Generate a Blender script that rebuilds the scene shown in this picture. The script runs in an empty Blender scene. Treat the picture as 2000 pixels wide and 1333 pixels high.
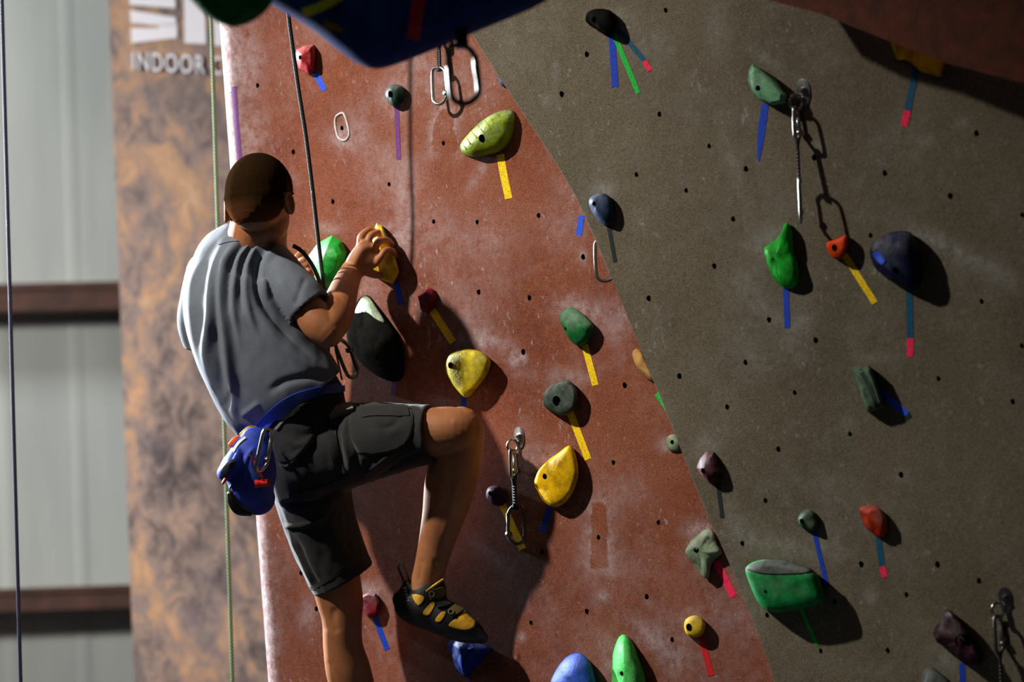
import bpy, bmesh, math, random
import numpy as np
from mathutils import Vector, Matrix, noise
from mathutils.bvhtree import BVHTree
random.seed(7)
R = math.radians
SC = bpy.context.scene
COL = SC.collection

# ------------------------------------------------------------------ camera
FPX = 7800.0
STANDOFF = 5.2          # how much farther back the long lens stands than the distances given below
PITCH, ROLL = R(5.0), R(2.2)
FW = Vector((0, math.cos(PITCH), math.sin(PITCH)))
CAMPOS = Vector((0, 0, 1.7))-FW*STANDOFF
_r = Vector((1, 0, 0)); _u = _r.cross(FW)
RT = (_r*math.cos(ROLL) - _u*math.sin(ROLL)).normalized()
UP = (_u*math.cos(ROLL) + _r*math.sin(ROLL)).normalized()
cam = bpy.data.cameras.new('camera'); camo = bpy.data.objects.new('camera', cam)
COL.objects.link(camo); SC.camera = camo
m = Matrix((RT, UP, -FW)).transposed().to_4x4(); m.translation = CAMPOS
camo.matrix_world = m
cam.sensor_width = 36; cam.lens = FPX*36/2000
cam.clip_start = 0.05; cam.clip_end = 100
cam.dof.use_dof = True; cam.dof.focus_distance = 5.15+STANDOFF; cam.dof.aperture_fstop = 2.5

# ------------------------------------------------------------------ world, lights, exposure
w = bpy.data.worlds.new('world'); SC.world = w; w.use_nodes = True
w.node_tree.nodes['Background'].inputs[0].default_value = (0.75, 0.85, 1.0, 1)
w.node_tree.nodes['Background'].inputs[1].default_value = 0.012
SC.view_settings.view_transform = 'Standard'; SC.view_settings.look = 'None'
SC.view_settings.gamma = 1; SC.view_settings.exposure = -0.3; SC.view_settings.use_curve_mapping = False

def area(name, loc, target, size, power, col, size_y=None, spread=180):
    l = bpy.data.lights.new(name, 'AREA'); l.energy = power; l.color = col
    l.shape = 'RECTANGLE' if size_y else 'DISK'; l.size = size
    if size_y: l.size_y = size_y
    l.spread = R(spread)
    o = bpy.data.objects.new(name, l); COL.objects.link(o); o.location = loc
    o.rotation_euler = (Vector(target)-Vector(loc)).to_track_quat('-Z', 'Y').to_euler()
    return o
area('key_lamp', (-4.0, 3.2, 5.6), (-0.45, 5.3, 2.4), 0.20, 48, (1.0, 0.94, 0.84), spread=52)
area('side_lamp', (-3.98, 8.42, 3.6), (-0.6, 5.2, 2.3), 0.30, 225, (0.86, 0.94, 1.0), spread=60)
area('front_lamp', (-3.2, -1.0, 5.2), (0.2, 5.0, 2.2), 0.9, 11, (1.0, 0.8, 0.52))
area('hall_lamp_wall', (-4.6, 8.6, 6.2), (-2.7, 11.2, 1.6), 1.2, 270, (0.97, 1.0, 0.99))
area('hall_lamp_banner', (-4.4, 6.4, 4.0), (-1.5, 9.2, 2.0), 0.8, 120, (1.0, 0.97, 0.92), spread=95)

# ------------------------------------------------------------------ pixel <-> world for laying things out at their distances
def ray(px, py):
    return FW + RT*((px-1000)/FPX) - UP*((py-666.5)/FPX)
def P(px, py, d):
    return CAMPOS + ray(px, py)*(d+STANDOFF)
def nrm(az, over):
    return Vector((-math.sin(R(az))*math.cos(R(over)), -math.cos(R(az))*math.cos(R(over)), -math.sin(R(over))))
class Plane:
    def __init__(s, p, n):
        s.p, s.n = p, n
        s.u = Vector((-n.y, n.x, 0)).normalized()
        if s.u.x < 0: s.u = -s.u
        s.v = s.u.cross(-n).normalized()
        if s.v.z < 0: s.v = -s.v
    def depth(s, px, py, h=0.0):
        r = ray(px, py)
        return (s.p + s.n*h - CAMPOS).dot(s.n)/r.dot(s.n)-STANDOFF
    def at(s, px, py, h=0.0):
        return P(px, py, s.depth(px, py, h))
    def uv(s, px, py):
        q = s.at(px, py)-s.p
        return q.dot(s.u), q.dot(s.v)
OW = Plane(P(640, 510, 5.58), nrm(40, 5))
GW = Plane(P(1200, 560, OW.depth(1200, 560)-0.13), nrm(38, 8))
BW = Plane(P(330, 660, 9.3), nrm(-4, 0))
MW = Plane(P(120, 660, 11.6), nrm(-8, 0))
EDGE = [(640, -420), (905, 40), (1000, 190), (1115, 370), (1200, 560), (1290, 780), (1370, 980), (1440, 1140), (1512, 1333), (1640, 1760)]
def DO(px, py): return OW.depth(px, py)
NPC = np.array(CAMPOS); NFW = np.array(FW); NRT = np.array(RT); NUP = np.array(UP)
def project(co):
    q = co-NPC; z = q@NFW
    return 1000+FPX*(q@NRT)/z, 666.5-FPX*(q@NUP)/z

# ------------------------------------------------------------------ materials
def lin(c):
    return tuple(((x/255)/12.92 if x/255 <= .04045 else ((x/255+.055)/1.055)**2.4) for x in c)+(1,)
MATS = {}
class N:
    def __init__(s, name):
        s.m = bpy.data.materials.new(name); s.m.use_nodes = True
        s.t = s.m.node_tree; s.b = s.t.nodes['Principled BSDF']
        s.tc = s.t.nodes.new('ShaderNodeTexCoord')
        s.co = s.tc.outputs['Object']
    def n(s, typ, **kw):
        x = s.t.nodes.new(typ)
        for k, v in kw.items():
            if k in x.inputs: x.inputs[k].default_value = v
            else: setattr(x, k, v)
        return x
    def l(s, a, b): s.t.links.new(a, b)
    def noise(s, scale, detail=4, rough=.55, dist=0, stretch=None, co=None):
        x = s.n('ShaderNodeTexNoise'); x.inputs['Scale'].default_value = scale
        x.inputs['Detail'].default_value = detail; x.inputs['Roughness'].default_value = rough
        x.inputs['Distortion'].default_value = dist
        src = co or s.co
        if stretch:
            mp = s.n('ShaderNodeMapping'); mp.inputs['Scale'].default_value = stretch[:3]
            if len(stretch) > 3: mp.inputs['Rotation'].default_value = (0, stretch[3], 0)
            s.l(src, mp.inputs['Vector']); src = mp.outputs[0]
        s.l(src, x.inputs['Vector']); return x.outputs['Fac']
    def ramp(s, fac, stops):
        x = s.n('ShaderNodeValToRGB'); e = x.color_ramp.elements
        while len(e) < len(stops): e.new(.5)
        for i, (p, c) in enumerate(stops):
            e[i].position = p; e[i].color = c if len(c) == 4 and max(c) <= 1 else lin(c)
        s.l(fac, x.inputs[0]); return x.outputs[0]
    def mix(s, fac, a, b, blend='MIX'):
        x = s.n('ShaderNodeMix'); x.data_type = 'RGBA'; x.blend_type = blend
        for v, i in ((fac, 0), (a, 6), (b, 7)):
            if isinstance(v, (int, float)): x.inputs[i].default_value = v
            elif isinstance(v, tuple): x.inputs[i].default_value = v if len(v) == 4 and max(v) <= 1 else lin(v)
            else: s.l(v, x.inputs[i])
        return x.outputs[2]
    def math(s, op, a, b=0.0, clamp=False):
        x = s.n('ShaderNodeMath'); x.operation = op; x.use_clamp = clamp
        for i, v in enumerate((a, b)):
            if isinstance(v, (int, float)): x.inputs[i].default_value = v
            else: s.l(v, x.inputs[i])
        return x.outputs[0]
    def attr(s, name):
        x = s.n('ShaderNodeAttribute'); x.attribute_name = name; return x.outputs['Fac']
    def bump(s, h, strength=.3, dist=.01, prev=None):
        x = s.n('ShaderNodeBump'); x.inputs['Strength'].default_value = strength
        x.inputs['Distance'].default_value = dist; s.l(h, x.inputs['Height'])
        if prev: s.l(prev, x.inputs['Normal'])
        s.l(x.outputs[0], s.b.inputs['Normal']); return x.outputs[0]
    def out(s, col=None, rough=.6, metal=0, spec=.5):
        if col is not None:
            if isinstance(col, tuple): s.b.inputs['Base Color'].default_value = lin(col)
            else: s.l(col, s.b.inputs['Base Color'])
        s.b.inputs['Roughness'].default_value = rough; s.b.inputs['Metallic'].default_value = metal
        s.b.inputs['Specular IOR Level'].default_value = spec
        return s.m

def wallmat(name, c1, c2, c3, chalkcol=(190, 182, 190), gain=1.0):
    k = N(name)
    big = k.noise(2.2, 6, .6); fine = k.noise(55, 4, .7); grit = k.noise(330, 2, .6)
    base = k.ramp(big, [(.3, c2), (.5, c1), (.72, c3)])
    base = k.mix(k.math('MULTIPLY', k.ramp(fine, [(.38, (0, 0, 0, 1)), (.66, (1, 1, 1, 1))]), .5), base, c3)
    g = k.ramp(grit, [(.38, (120, 120, 120)), (.6, (255, 255, 255))])
    base = k.mix(.65, base, g, 'MULTIPLY')
    ch = k.attr('chalk')
    nz = k.noise(38, 7, .72); nz2 = k.noise(9, 5, .6, stretch=(1.6, 1.6, .7))
    m1 = k.math('MULTIPLY', k.math('ADD', k.math('MULTIPLY', nz, 2.6), -.85), ch, True)
    wear = k.ramp(k.math('MULTIPLY', k.noise(14, 9, .74, stretch=(1.5, 1.5, .6)), k.math('ADD', nz2, .45)), [(.60, (0, 0, 0, 1)), (.82, (1, 1, 1, 1))])
    m2 = k.math('ADD', k.math('ADD', m1, k.math('MULTIPLY', wear, .22)), k.math('MULTIPLY', k.ramp(k.noise(5, 9, .78), [(.5, (0, 0, 0, 1)), (.75, (1, 1, 1, 1))]), .25), True)
    sk = k.ramp(k.math('MULTIPLY', k.noise(75, 4, .7, stretch=(1, 1, .6)), k.math('ADD', k.noise(7, 6, .7), .5)), [(.64, (0, 0, 0, 1)), (.74, (1, 1, 1, 1))])
    m2 = k.math('ADD', m2, k.math('MULTIPLY', sk, .45), True)
    col = k.mix(k.math('MULTIPLY', m2, .8), base, chalkcol)
    b1 = k.bump(grit, .55, .003); k.bump(k.noise(26, 5, .6), .35, .006, b1)
    return k.out(col, .88, 0, .25)
def holdmat(name, c, chalk=.3, rough=.55, bumpd=.0025, grain=160, c2=None):
    k = N(name)
    f = k.noise(18, 6, .65)
    dark = tuple(max(0, x*.72) for x in c)
    col = k.ramp(k.noise(30, 4), [(.35, dark), (.62, c2 or c)])
    geo = k.n('ShaderNodeNewGeometry')
    sep = k.n('ShaderNodeSeparateXYZ'); k.l(geo.outputs['Normal'], sep.inputs[0])
    upm = k.math('MULTIPLY', k.math('ADD', sep.outputs[2], .55, True), .8)
    mask = k.math('MULTIPLY', k.ramp(f, [(.42, (0, 0, 0, 1)), (.72, (1, 1, 1, 1))]), k.math('MULTIPLY', upm, chalk*1.0), True)
    col = k.mix(mask, col, (205, 205, 200))
    k.bump(k.noise(grain, 3, .6), .5, bumpd)
    return k.out(col, rough, 0, .45 if name == 'resin_green' else 0.0 if name == 'resin_black' else .06)
def plain(name, c, rough=.6, metal=0, bump=0, scale=120, var=.15, spec=.5):
    k = N(name)
    d = tuple(x*(1-var) for x in c)
    col = k.ramp(k.noise(scale*.3, 4), [(.35, d), (.65, c)])
    if bump: k.bump(k.noise(scale, 3), .4, bump)
    return k.out(col, rough, metal, spec)
M = {}
M['orange_wall'] = wallmat('orange_wall', (138, 74, 50), (112, 56, 38), (154, 92, 66))
M['grey_wall'] = wallmat('grey_wall', (112, 102, 84), (98, 88, 72), (122, 112, 94), (165, 165, 164))
M['hole'] = plain('hole_black', (4, 3, 3), 1.0, 0, 0, 60, .2, 0.0)
M['chalk'] = plain('chalk', (215, 210, 210), .9, 0, .001, 200)
for nm, c in dict(yellow=(250, 208, 20), blue=(24, 66, 190), purple=(112, 62, 128), green=(35, 190, 70), teal=(20, 82, 112),
                  pink=(255, 40, 90), red=(200, 28, 38), black=(34, 42, 44), brightblue=(45, 90, 230), rust=(150, 95, 25)).items():
    k = N('tape_'+nm)
    f = k.noise(260, 3, .6)
    col = k.ramp(f, [(.36, tuple(x*.72 for x in c)), (.52, c)])
    k.bump(f, .3, .0008); M['t_'+nm] = k.out(col, .62, 0, .25)
HC = dict(red=(150, 28, 34), darkgreen=(26, 52, 44), lime=(124, 144, 26), yellow=(226, 176, 14), green=(8, 168, 44), maroon=(108, 16, 36),
          mustard=(186, 168, 24), leaf=(24, 108, 52), slate=(66, 80, 70), purple=(66, 30, 52), beige=(196, 148, 86), palegreen=(130, 150, 118),
          blue=(22, 48, 130), lightblue=(46, 84, 190), mint=(104, 158, 118), brightgreen=(36, 178, 52), orange=(226, 70, 22), navy=(20, 28, 62),
          greygreen=(78, 102, 78), blueblack=(34, 50, 84), plum=(84, 36, 44), sage=(64, 84, 62), redorange=(190, 52, 22), bottle=(14, 128, 62),
          darkplum=(52, 24, 36), grey=(84, 90, 86), black=(22, 21, 19), lightgreen=(74, 200, 92), yellow2=(214, 176, 30))
for nm, c in HC.items():
    M['h_'+nm] = holdmat('resin_'+nm, c, chalk={'lime': .45, 'leaf': .35, 'palegreen': .7, 'bottle': .3, 'slate': .35, 'blue': .3, 'lightblue': .15, 'yellow': .0, 'green': 0.0, 'brightgreen': .05, 'orange': .05, 'darkplum': .3, 'black': .01}.get(nm, .25))
M['steel'] = plain('steel', (190, 190, 188), .28, 1.0, 0, 60, .25)
M['dullsteel'] = plain('dull_steel', (120, 118, 112), .42, .9, 0, 60, .25)
M['webbing'] = plain('black_webbing', (22, 21, 22), .8, 0, .001, 400)
M['stitch'] = plain('pale_stitching', (170, 170, 165), .8)

# ------------------------------------------------------------------ mesh helpers
def mk(name, verts, faces, mat, parent=None, smooth=True, mats=None):
    me = bpy.data.meshes.new(name); me.from_pydata([tuple(v) for v in verts], [], faces); me.update()
    return mko(name, me, mat, parent, smooth, mats)
def mko(name, me, mat, parent=None, smooth=True, mats=None):
    o = bpy.data.objects.new(name, me); COL.objects.link(o)
    for mm in (mats or [mat]): me.materials.append(mm)
    if smooth: me.polygons.foreach_set('use_smooth', [True]*len(me.polygons))
    if parent:
        o.parent = parent
    return o
def tag(o, label=None, cat=None, group=None, kind=None):
    if label: o['label'] = label
    if cat: o['category'] = cat
    if group: o['group'] = group
    if kind: o['kind'] = kind
    return o
def catmull(pts, n, closed=False):
    pts = [np.array(p, float) for p in pts]; L = len(pts); out = []
    segs = L if closed else L-1
    for i in range(segs):
        if closed: a, b, c, d = pts[(i-1) % L], pts[i], pts[(i+1) % L], pts[(i+2) % L]
        else: a, b, c, d = pts[max(i-1, 0)], pts[i], pts[i+1], pts[min(i+2, L-1)]
        for k in range(n):
            t = k/n
            out.append(.5*((2*b)+(-a+c)*t+(2*a-5*b+4*c-d)*t*t+(-a+3*b-3*c+d)*t**3))
    if not closed: out.append(pts[-1])
    return out
class G:                                   # geometry gatherer
    def __init__(s): s.v = []; s.f = []
    def add(s, v, f):
        o = len(s.v); s.v += [tuple(x) for x in v]; s.f += [tuple(i+o for i in q) for q in f]
    def rings(s, rings, cap=True, closed_u=True):
        n = len(rings[0]); v = [p for r in rings for p in r]; f = []
        for i in range(len(rings)-1):
            for j in range(n if closed_u else n-1):
                f.append((i*n+j, i*n+(j+1) % n, (i+1)*n+(j+1) % n, (i+1)*n+j))
        if cap:
            f.append(tuple(range(n-1, -1, -1))); f.append(tuple((len(rings)-1)*n+j for j in range(n)))
        s.add(v, f)
    def tube(s, pts, r, n=8, closed=False, flat=None):
        pts = [Vector(p) for p in pts]; L = len(pts); rings = []; prev = None
        for i, p in enumerate(pts):
            if closed: t = pts[(i+1) % L]-pts[i-1]
            else: t = pts[min(i+1, L-1)]-pts[max(i-1, 0)]
            t.normalize()
            if prev is None:
                a = Vector((0, 0, 1)) if abs(t.z) < .9 else Vector((1, 0, 0)); s1 = t.cross(a).normalized()
            else: s1 = (prev-t*prev.dot(t)).normalized()
            prev = s1; s2 = t.cross(s1)
            rr = r[i] if isinstance(r, (list, tuple)) else r
            rings.append([p+s1*math.cos(2*math.pi*k/n)*rr+s2*math.sin(2*math.pi*k/n)*rr*(flat or 1) for k in range(n)])
        if closed:
            rings.append(rings[0]); s.rings(rings, False)
        else: s.rings(rings)
    def limb(s, pts, n=28, sub=5, roundend=(True, True), scale=1.0, dscale=1.0, twist=0):
        """pts: (px, py, depth, halfwidth px, half thickness m)"""
        q = [list(P(a, b, d))+[hw*(d+STANDOFF)/FPX*scale, hd*scale*dscale] for a, b, d, hw, hd in pts]
        q = catmull(q, sub); L = len(q); rings = []
        def frame(i):
            t = Vector(q[min(i+1, L-1)][:3])-Vector(q[max(i-1, 0)][:3]); t.normalize()
            c = Vector(q[i][:3]); vd = (c-CAMPOS).normalized(); s1 = t.cross(vd).normalized(); s2 = s1.cross(t).normalized()
            return t, c, s1, s2
        def ring(c, s1, s2, a, b):
            if twist:              # section turned about the limb's axis, keeping its width as seen
                cw, sw = math.cos(R(twist)), math.sin(R(twist)); a0 = math.sqrt(max(a*a-(b*sw)**2, 1e-6))/cw
                sg = 1 if s2.dot(FW) > 0 else -1; sx = 1 if s1.dot(RT) > 0 else -1
                A = s1*(sx*cw)-s2*(sg*sw); B = s1*(sx*sw)+s2*(sg*cw)
                return [c+A*math.cos(2*math.pi*k/n)*a0+B*math.sin(2*math.pi*k/n)*b for k in range(n)]
            return [c+s1*math.cos(2*math.pi*k/n)*a+s2*math.sin(2*math.pi*k/n)*b for k in range(n)]
        if roundend[0]:
            t, c, s1, s2 = frame(0); a, b = q[0][3], q[0][4]; mm = min(a, b)
            for ang in (80, 60, 40, 20): rings.append(ring(c-t*mm*math.sin(R(ang)), s1, s2, a*math.cos(R(ang)), b*math.cos(R(ang))))
        for i in range(L):
            t, c, s1, s2 = frame(i); rings.append(ring(c, s1, s2, q[i][3], q[i][4]))
        if roundend[1] is True:
            t, c, s1, s2 = frame(L-1); a, b = q[-1][3], q[-1][4]; mm = min(a, b)
            for ang in (20, 40, 60, 80): rings.append(ring(c+t*mm*math.sin(R(ang)), s1, s2, a*math.cos(R(ang)), b*math.cos(R(ang))))
        elif roundend[1] == 'hollow':
            t, c, s1, s2 = frame(L-1); a, b = q[-1][3], q[-1][4]
            rings.append(ring(c-t*.001, s1, s2, a-.010, b-.010)); rings.append(ring(c-t*.03, s1, s2, a-.013, b-.013))
        s.rings(rings)
    def ell(s, c, ax, n=24, m=16):
        c = Vector(c); rings = []
        for i in range(1, m):
            a = math.pi*i/m
            rings.append([c+ax[2]*math.cos(a)+(ax[0]*math.cos(2*math.pi*k/n)+ax[1]*math.sin(2*math.pi*k/n))*math.sin(a) for k in range(n)])
        s.rings(rings)
    def box(s, c, ax):
        c = Vector(c); v = [c+ax[0]*x+ax[1]*y+ax[2]*z for x in (-1, 1) for y in (-1, 1) for z in (-1, 1)]
        s.add(v, [(0, 1, 3, 2), (4, 6, 7, 5), (0, 4, 5, 1), (2, 3, 7, 6), (0, 2, 6, 4), (1, 5, 7, 3)])
    def cyl(s, c, axis, r, h, n=20, r2=None):
        axis = axis.normalized(); a = axis.orthogonal().normalized(); b = axis.cross(a); c = Vector(c)
        s.rings([[c+(a*math.cos(2*math.pi*k/n)+b*math.sin(2*math.pi*k/n))*rr+axis*z for k in range(n)] for z, rr in ((0, r), (h, r if r2 is None else r2))])
    def build(s, name, mat, parent=None, smooth=True, sharp=None):
        o = mk(name, s.v, s.f, mat, parent, smooth)
        if sharp: o.data.set_sharp_from_angle(angle=R(sharp))
        return o
def remeshed(g, voxel, smooth=3, fac=.5):
    me = bpy.data.meshes.new('tmp'); me.from_pydata(g.v, [], g.f); me.update()
    bm = bmesh.new(); bm.from_mesh(me); bmesh.ops.recalc_face_normals(bm, faces=bm.faces); bm.to_mesh(me); bm.free()
    o = bpy.data.objects.new('tmp', me); COL.objects.link(o)
    md = o.modifiers.new('r', 'REMESH'); md.mode = 'VOXEL'; md.voxel_size = voxel
    if smooth:
        sm = o.modifiers.new('s', 'SMOOTH'); sm.iterations = smooth; sm.factor = fac
    dg = bpy.context.evaluated_depsgraph_get(); ev = o.evaluated_get(dg)
    out = bpy.data.meshes.new_from_object(ev, depsgraph=dg)
    bpy.data.objects.remove(o); bpy.data.meshes.remove(me)
    return out
def coords(me):
    a = np.empty(len(me.vertices)*3); me.vertices.foreach_get('co', a); return a.reshape(-1, 3)
def normals(me):
    a = np.empty(len(me.vertices)*3); me.vertex_normals.foreach_get('vector', a); return a.reshape(-1, 3)
def setco(me, a): me.vertices.foreach_set('co', a.ravel()); me.update()
def dist_poly_t(x, y, pl):
    best = np.full(x.shape, 1e9); tt = np.zeros(x.shape); n = len(pl)-1
    for i, ((ax, ay), (bx, by)) in enumerate(zip(pl[:-1], pl[1:])):
        dx, dy = bx-ax, by-ay; L = dx*dx+dy*dy+1e-9
        t = np.clip(((x-ax)*dx+(y-ay)*dy)/L, 0, 1); d = np.hypot(x-ax-t*dx, y-ay-t*dy)
        m_ = d < best; best = np.where(m_, d, best); tt = np.where(m_, (i+t)/n, tt)
    return best, tt
def dist_poly(x, y, pl):
    best = np.full(x.shape, 1e9)
    for (ax, ay), (bx, by) in zip(pl[:-1], pl[1:]):
        dx, dy = bx-ax, by-ay; L = dx*dx+dy*dy+1e-9
        t = np.clip(((x-ax)*dx+(y-ay)*dy)/L, 0, 1)
        best = np.minimum(best, np.hypot(x-ax-t*dx, y-ay-t*dy))
    return best
def folds(me, lines):
    co = coords(me); nm = normals(me); px, py = project(co)
    vd = co-NPC; vd /= np.linalg.norm(vd, axis=1)[:, None]
    face = np.clip(-(nm*vd).sum(1)*2+.2, 0, 1); d = np.zeros(len(co))
    for pl, wd, h in lines:
        pl = [tuple(q) for q in catmull(pl, 6)]
        dd, tt = dist_poly_t(px, py, pl); env = np.clip(np.minimum(tt, 1-tt)/.25, 0, 1); d += h*(env*env*(3-2*env)*.95+.05)*np.exp(-(dd/wd)**2)
    setco(me, co+nm*(d*face)[:, None])
def bvh_of(me): return BVHTree.FromPolygons([v.co for v in me.vertices], [tuple(p.vertices) for p in me.polygons])
def hit(bvh, px, py):
    r = ray(px, py).normalized(); h = bvh.ray_cast(CAMPOS, r)
    return (h[0], h[1]) if h[0] is not None else (None, None)
def decal(name, bvh, strip, mat, parent=None, th=.0012, across=4, sub=6, smooth=True):
    """strip: (px, py, halfwidth px) rows along a centre line, laid on the surface of a mesh"""
    q = catmull(strip, sub); rows = []; last = None
    for i, (x, y, hw) in enumerate(q):
        a = q[max(i-1, 0)]; b = q[min(i+1, len(q)-1)]; dx, dy = b[0]-a[0], b[1]-a[1]; L = math.hypot(dx, dy) or 1
        nx, ny = -dy/L, dx/L; row = []
        for k in range(across+1):
            t = -1+2*k/across; p, n_ = hit(bvh, x+nx*hw*t, y+ny*hw*t)
            if p is None:
                if last is None: p, n_ = None, None
                else: p, n_ = last
            if p is not None:
                if n_.dot(ray(x, y)) > 0: n_ = -n_
                last = (p, n_)
            row.append((p, n_))
        if all(r[0] is not None for r in row): rows.append(row)
    if len(rows) < 2: return None
    g = G(); n = across+1; v = []; f = []
    for row in rows: v += [p+n_*th for p, n_ in row]
    for row in rows: v += [p-n_*th*.5 for p, n_ in row]
    o = len(rows)*n
    for i in range(len(rows)-1):
        for j in range(across):
            f.append((i*n+j, i*n+j+1, (i+1)*n+j+1, (i+1)*n+j)); f.append((o+i*n+j, o+(i+1)*n+j, o+(i+1)*n+j+1, o+i*n+j+1))
        f.append((i*n, (i+1)*n, o+(i+1)*n, o+i*n)); f.append((i*n+across, o+i*n+across, o+(i+1)*n+across, (i+1)*n+across))
    e = (len(rows)-1)*n
    for j in range(across): f.append((j, o+j, o+j+1, j+1)); f.append((e+j, e+j+1, o+e+j+1, o+e+j))
    g.add(v, f); ob = g.build(name, mat, parent, smooth)
    bm = bmesh.new(); bm.from_mesh(ob.data); bmesh.ops.recalc_face_normals(bm, faces=bm.faces); bm.to_mesh(ob.data); bm.free()
    ob.data.set_sharp_from_angle(angle=R(40)); return ob
def poly_decal(name, bvh, poly, mat, parent=None, th=.0015, steps=7):
    """a patch with an outline of its own laid on a surface: fan of rings towards the middle"""
    pl = catmull([p+(0,) if len(p) == 2 else p for p in poly], 3, True); n = len(pl)
    cx = sum(p[0] for p in pl)/n; cy = sum(p[1] for p in pl)/n; rows = []
    for i in range(steps+1):
        k = 1-i/steps*.97
        row = []
        for p in pl:
            h, nn = hit(bvh, cx+(p[0]-cx)*k, cy+(p[1]-cy)*k)
            if h is None: row.append(None); continue
            if nn.dot(ray(cx, cy)) > 0: nn = -nn
            row.append((h, nn))
        rows.append(row)
    good = next((r for row in rows[::-1] for r in row if r), None)
    if good is None: return None
    for i in range(len(rows)-1, -1, -1):
        for j in range(n):
            if rows[i][j] is None: rows[i][j] = rows[i+1][j] if i+1 < len(rows) else good
    rg = [[h-nn*th for h, nn in rows[0]]]+[[h+nn*th for h, nn in r] for r in rows]
    g = G(); g.rings(rg); return g.build(name, mat, parent, True)

# ------------------------------------------------------------------ the setting
def attr_chalk(me, blobs, base=None):
    co = coords(me); px, py = project(co); c = np.zeros(len(co)) if base is None else base
    for b in blobs:
        if b[0] == 'b':
            _, cx, cy, rx, ry, ang, s = b; a = R(ang); dx, dy = px-cx, py-cy
            u = dx*math.cos(a)+dy*math.sin(a); v = -dx*math.sin(a)+dy*math.cos(a)
            c += s*np.exp(-((u/rx)**2+(v/ry)**2))
        elif b[0] == 'l':
            _, pl, wd, s = b; c += s*np.exp(-(dist_poly(px, py, pl)/wd)**2)
        elif b[0] == 'halo':                  # chalk round the print of a hold that was taken off: clean inside, fading outside
            _, pl, wd, s = b; pl = [tuple(q) for q in catmull(pl, 5)]
            d = dist_poly(px, py, pl); x0 = np.array([p[0] for p in pl]); y0 = np.array([p[1] for p in pl])
            inside = np.zeros(len(px), bool); j = len(pl)-1
            for i in range(len(pl)):
                cnd = ((y0[i] > py) != (y0[j] > py)) & (px < (x0[j]-x0[i])*(py-y0[i])/(y0[j]-y0[i]+1e-9)+x0[i]); inside ^= cnd; j = i
            c = np.where(inside, c*.15*np.ones_like(c), c+s*np.exp(-(d/wd)))
    at = me.attributes.new('chalk', 'FLOAT', 'POINT'); at.data.foreach_set('value', np.clip(c, 0, 1.3).astype(np.float32))

O_CHALK = [('b', 470, 130, 45, 90, 0, .55), ('b', 490, 280, 30, 60, 0, .6), ('l', [(436, 60), (452, 330), (480, 700), (520, 1333)], 20, 1.0),
    ('b', 770, 190, 30, 35, 0, .8), ('b', 800, 110, 35, 40, 0, .5), ('b', 790, 400, 22, 130, -2, .55), ('b', 700, 255, 30, 40, 0, .55), ('b', 667, 270, 22, 26, 0, .7),
    ('b', 860, 150, 60, 60, 0, .4), ('b', 740, 350, 40, 40, 0, .35), ('b', 850, 460, 60, 60, 20, .35), ('b', 950, 470, 70, 50, 0, .3), ('b', 640, 445, 30, 12, 0, .6),
    ('b', 760, 465, 26, 26, 0, 1.0), ('b', 935, 665, 45, 22, 0, .9), ('b', 1002, 700, 16, 30, -25, .8), ('b', 1115, 600, 35, 22, 0, .8), ('b', 1160, 625, 40, 30, 20, .6),
    ('b', 1115, 740, 45, 18, 0, .5), ('b', 1210, 620, 20, 35, 0, .5), ('b', 1300, 870, 18, 14, 0, .8), ('b', 900, 620, 50, 60, 0, .3), ('b', 1070, 890, 30, 20, 0, .5),
    ('b', 1030, 900, 25, 60, 0, .35), ('b', 960, 1085, 40, 12, 40, .7), ('b', 720, 1150, 20, 14, 0, 1.0), ('b', 600, 1200, 16, 40, 0, .6), ('b', 515, 1250, 30, 120, 0, .5),
    ('b', 1360, 1035, 26, 16, 0, 1.0), ('b', 1345, 1210, 50, 30, 0, .4), ('b', 1270, 1240, 50, 20, 40, .7), ('b', 1320, 1290, 45, 35, 30, .6), ('b', 1190, 1290, 18, 40, 0, .6),
    ('b', 890, 1240, 40, 18, 0, .35), ('b', 720, 560, 40, 60, 0, .35), ('b', 755, 700, 20, 60, -20, .3), ('b', 1450, 1200, 60, 100, 25, .35), ('b', 1230, 960, 40, 30, 0, .3),
    ('b', 1100, 430, 40, 70, 0, .3), ('b', 1180, 1165, 22, 16, 0, .3), ('b', 935, 340, 10, 34, 30, .7), ('b', 1139, 503, 9, 13, 0, .9), ('b', 1022, 700, 7, 11, 0, .9), ('b', 1020, 1245, 8, 8, 0, .9),
    ('b', 1178, 1165, 8, 7, 0, .9), ('b', 1265, 1175, 8, 8, 0, .7), ('b', 950, 180, 40, 50, 0, .25), ('b', 660, 640, 60, 40, 0, .3), ('b', 760, 1250, 20, 60, 20, .3),
    ('halo', [(842, 295), (847, 250), (858, 220), (868, 213), (882, 222), (890, 255), (893, 300)], 9, .8),
    ('halo', [(1153, 1110), (1155, 1000), (1158, 984), (1175, 982), (1184, 1000), (1188, 1110)], 17, .8)]
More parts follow.
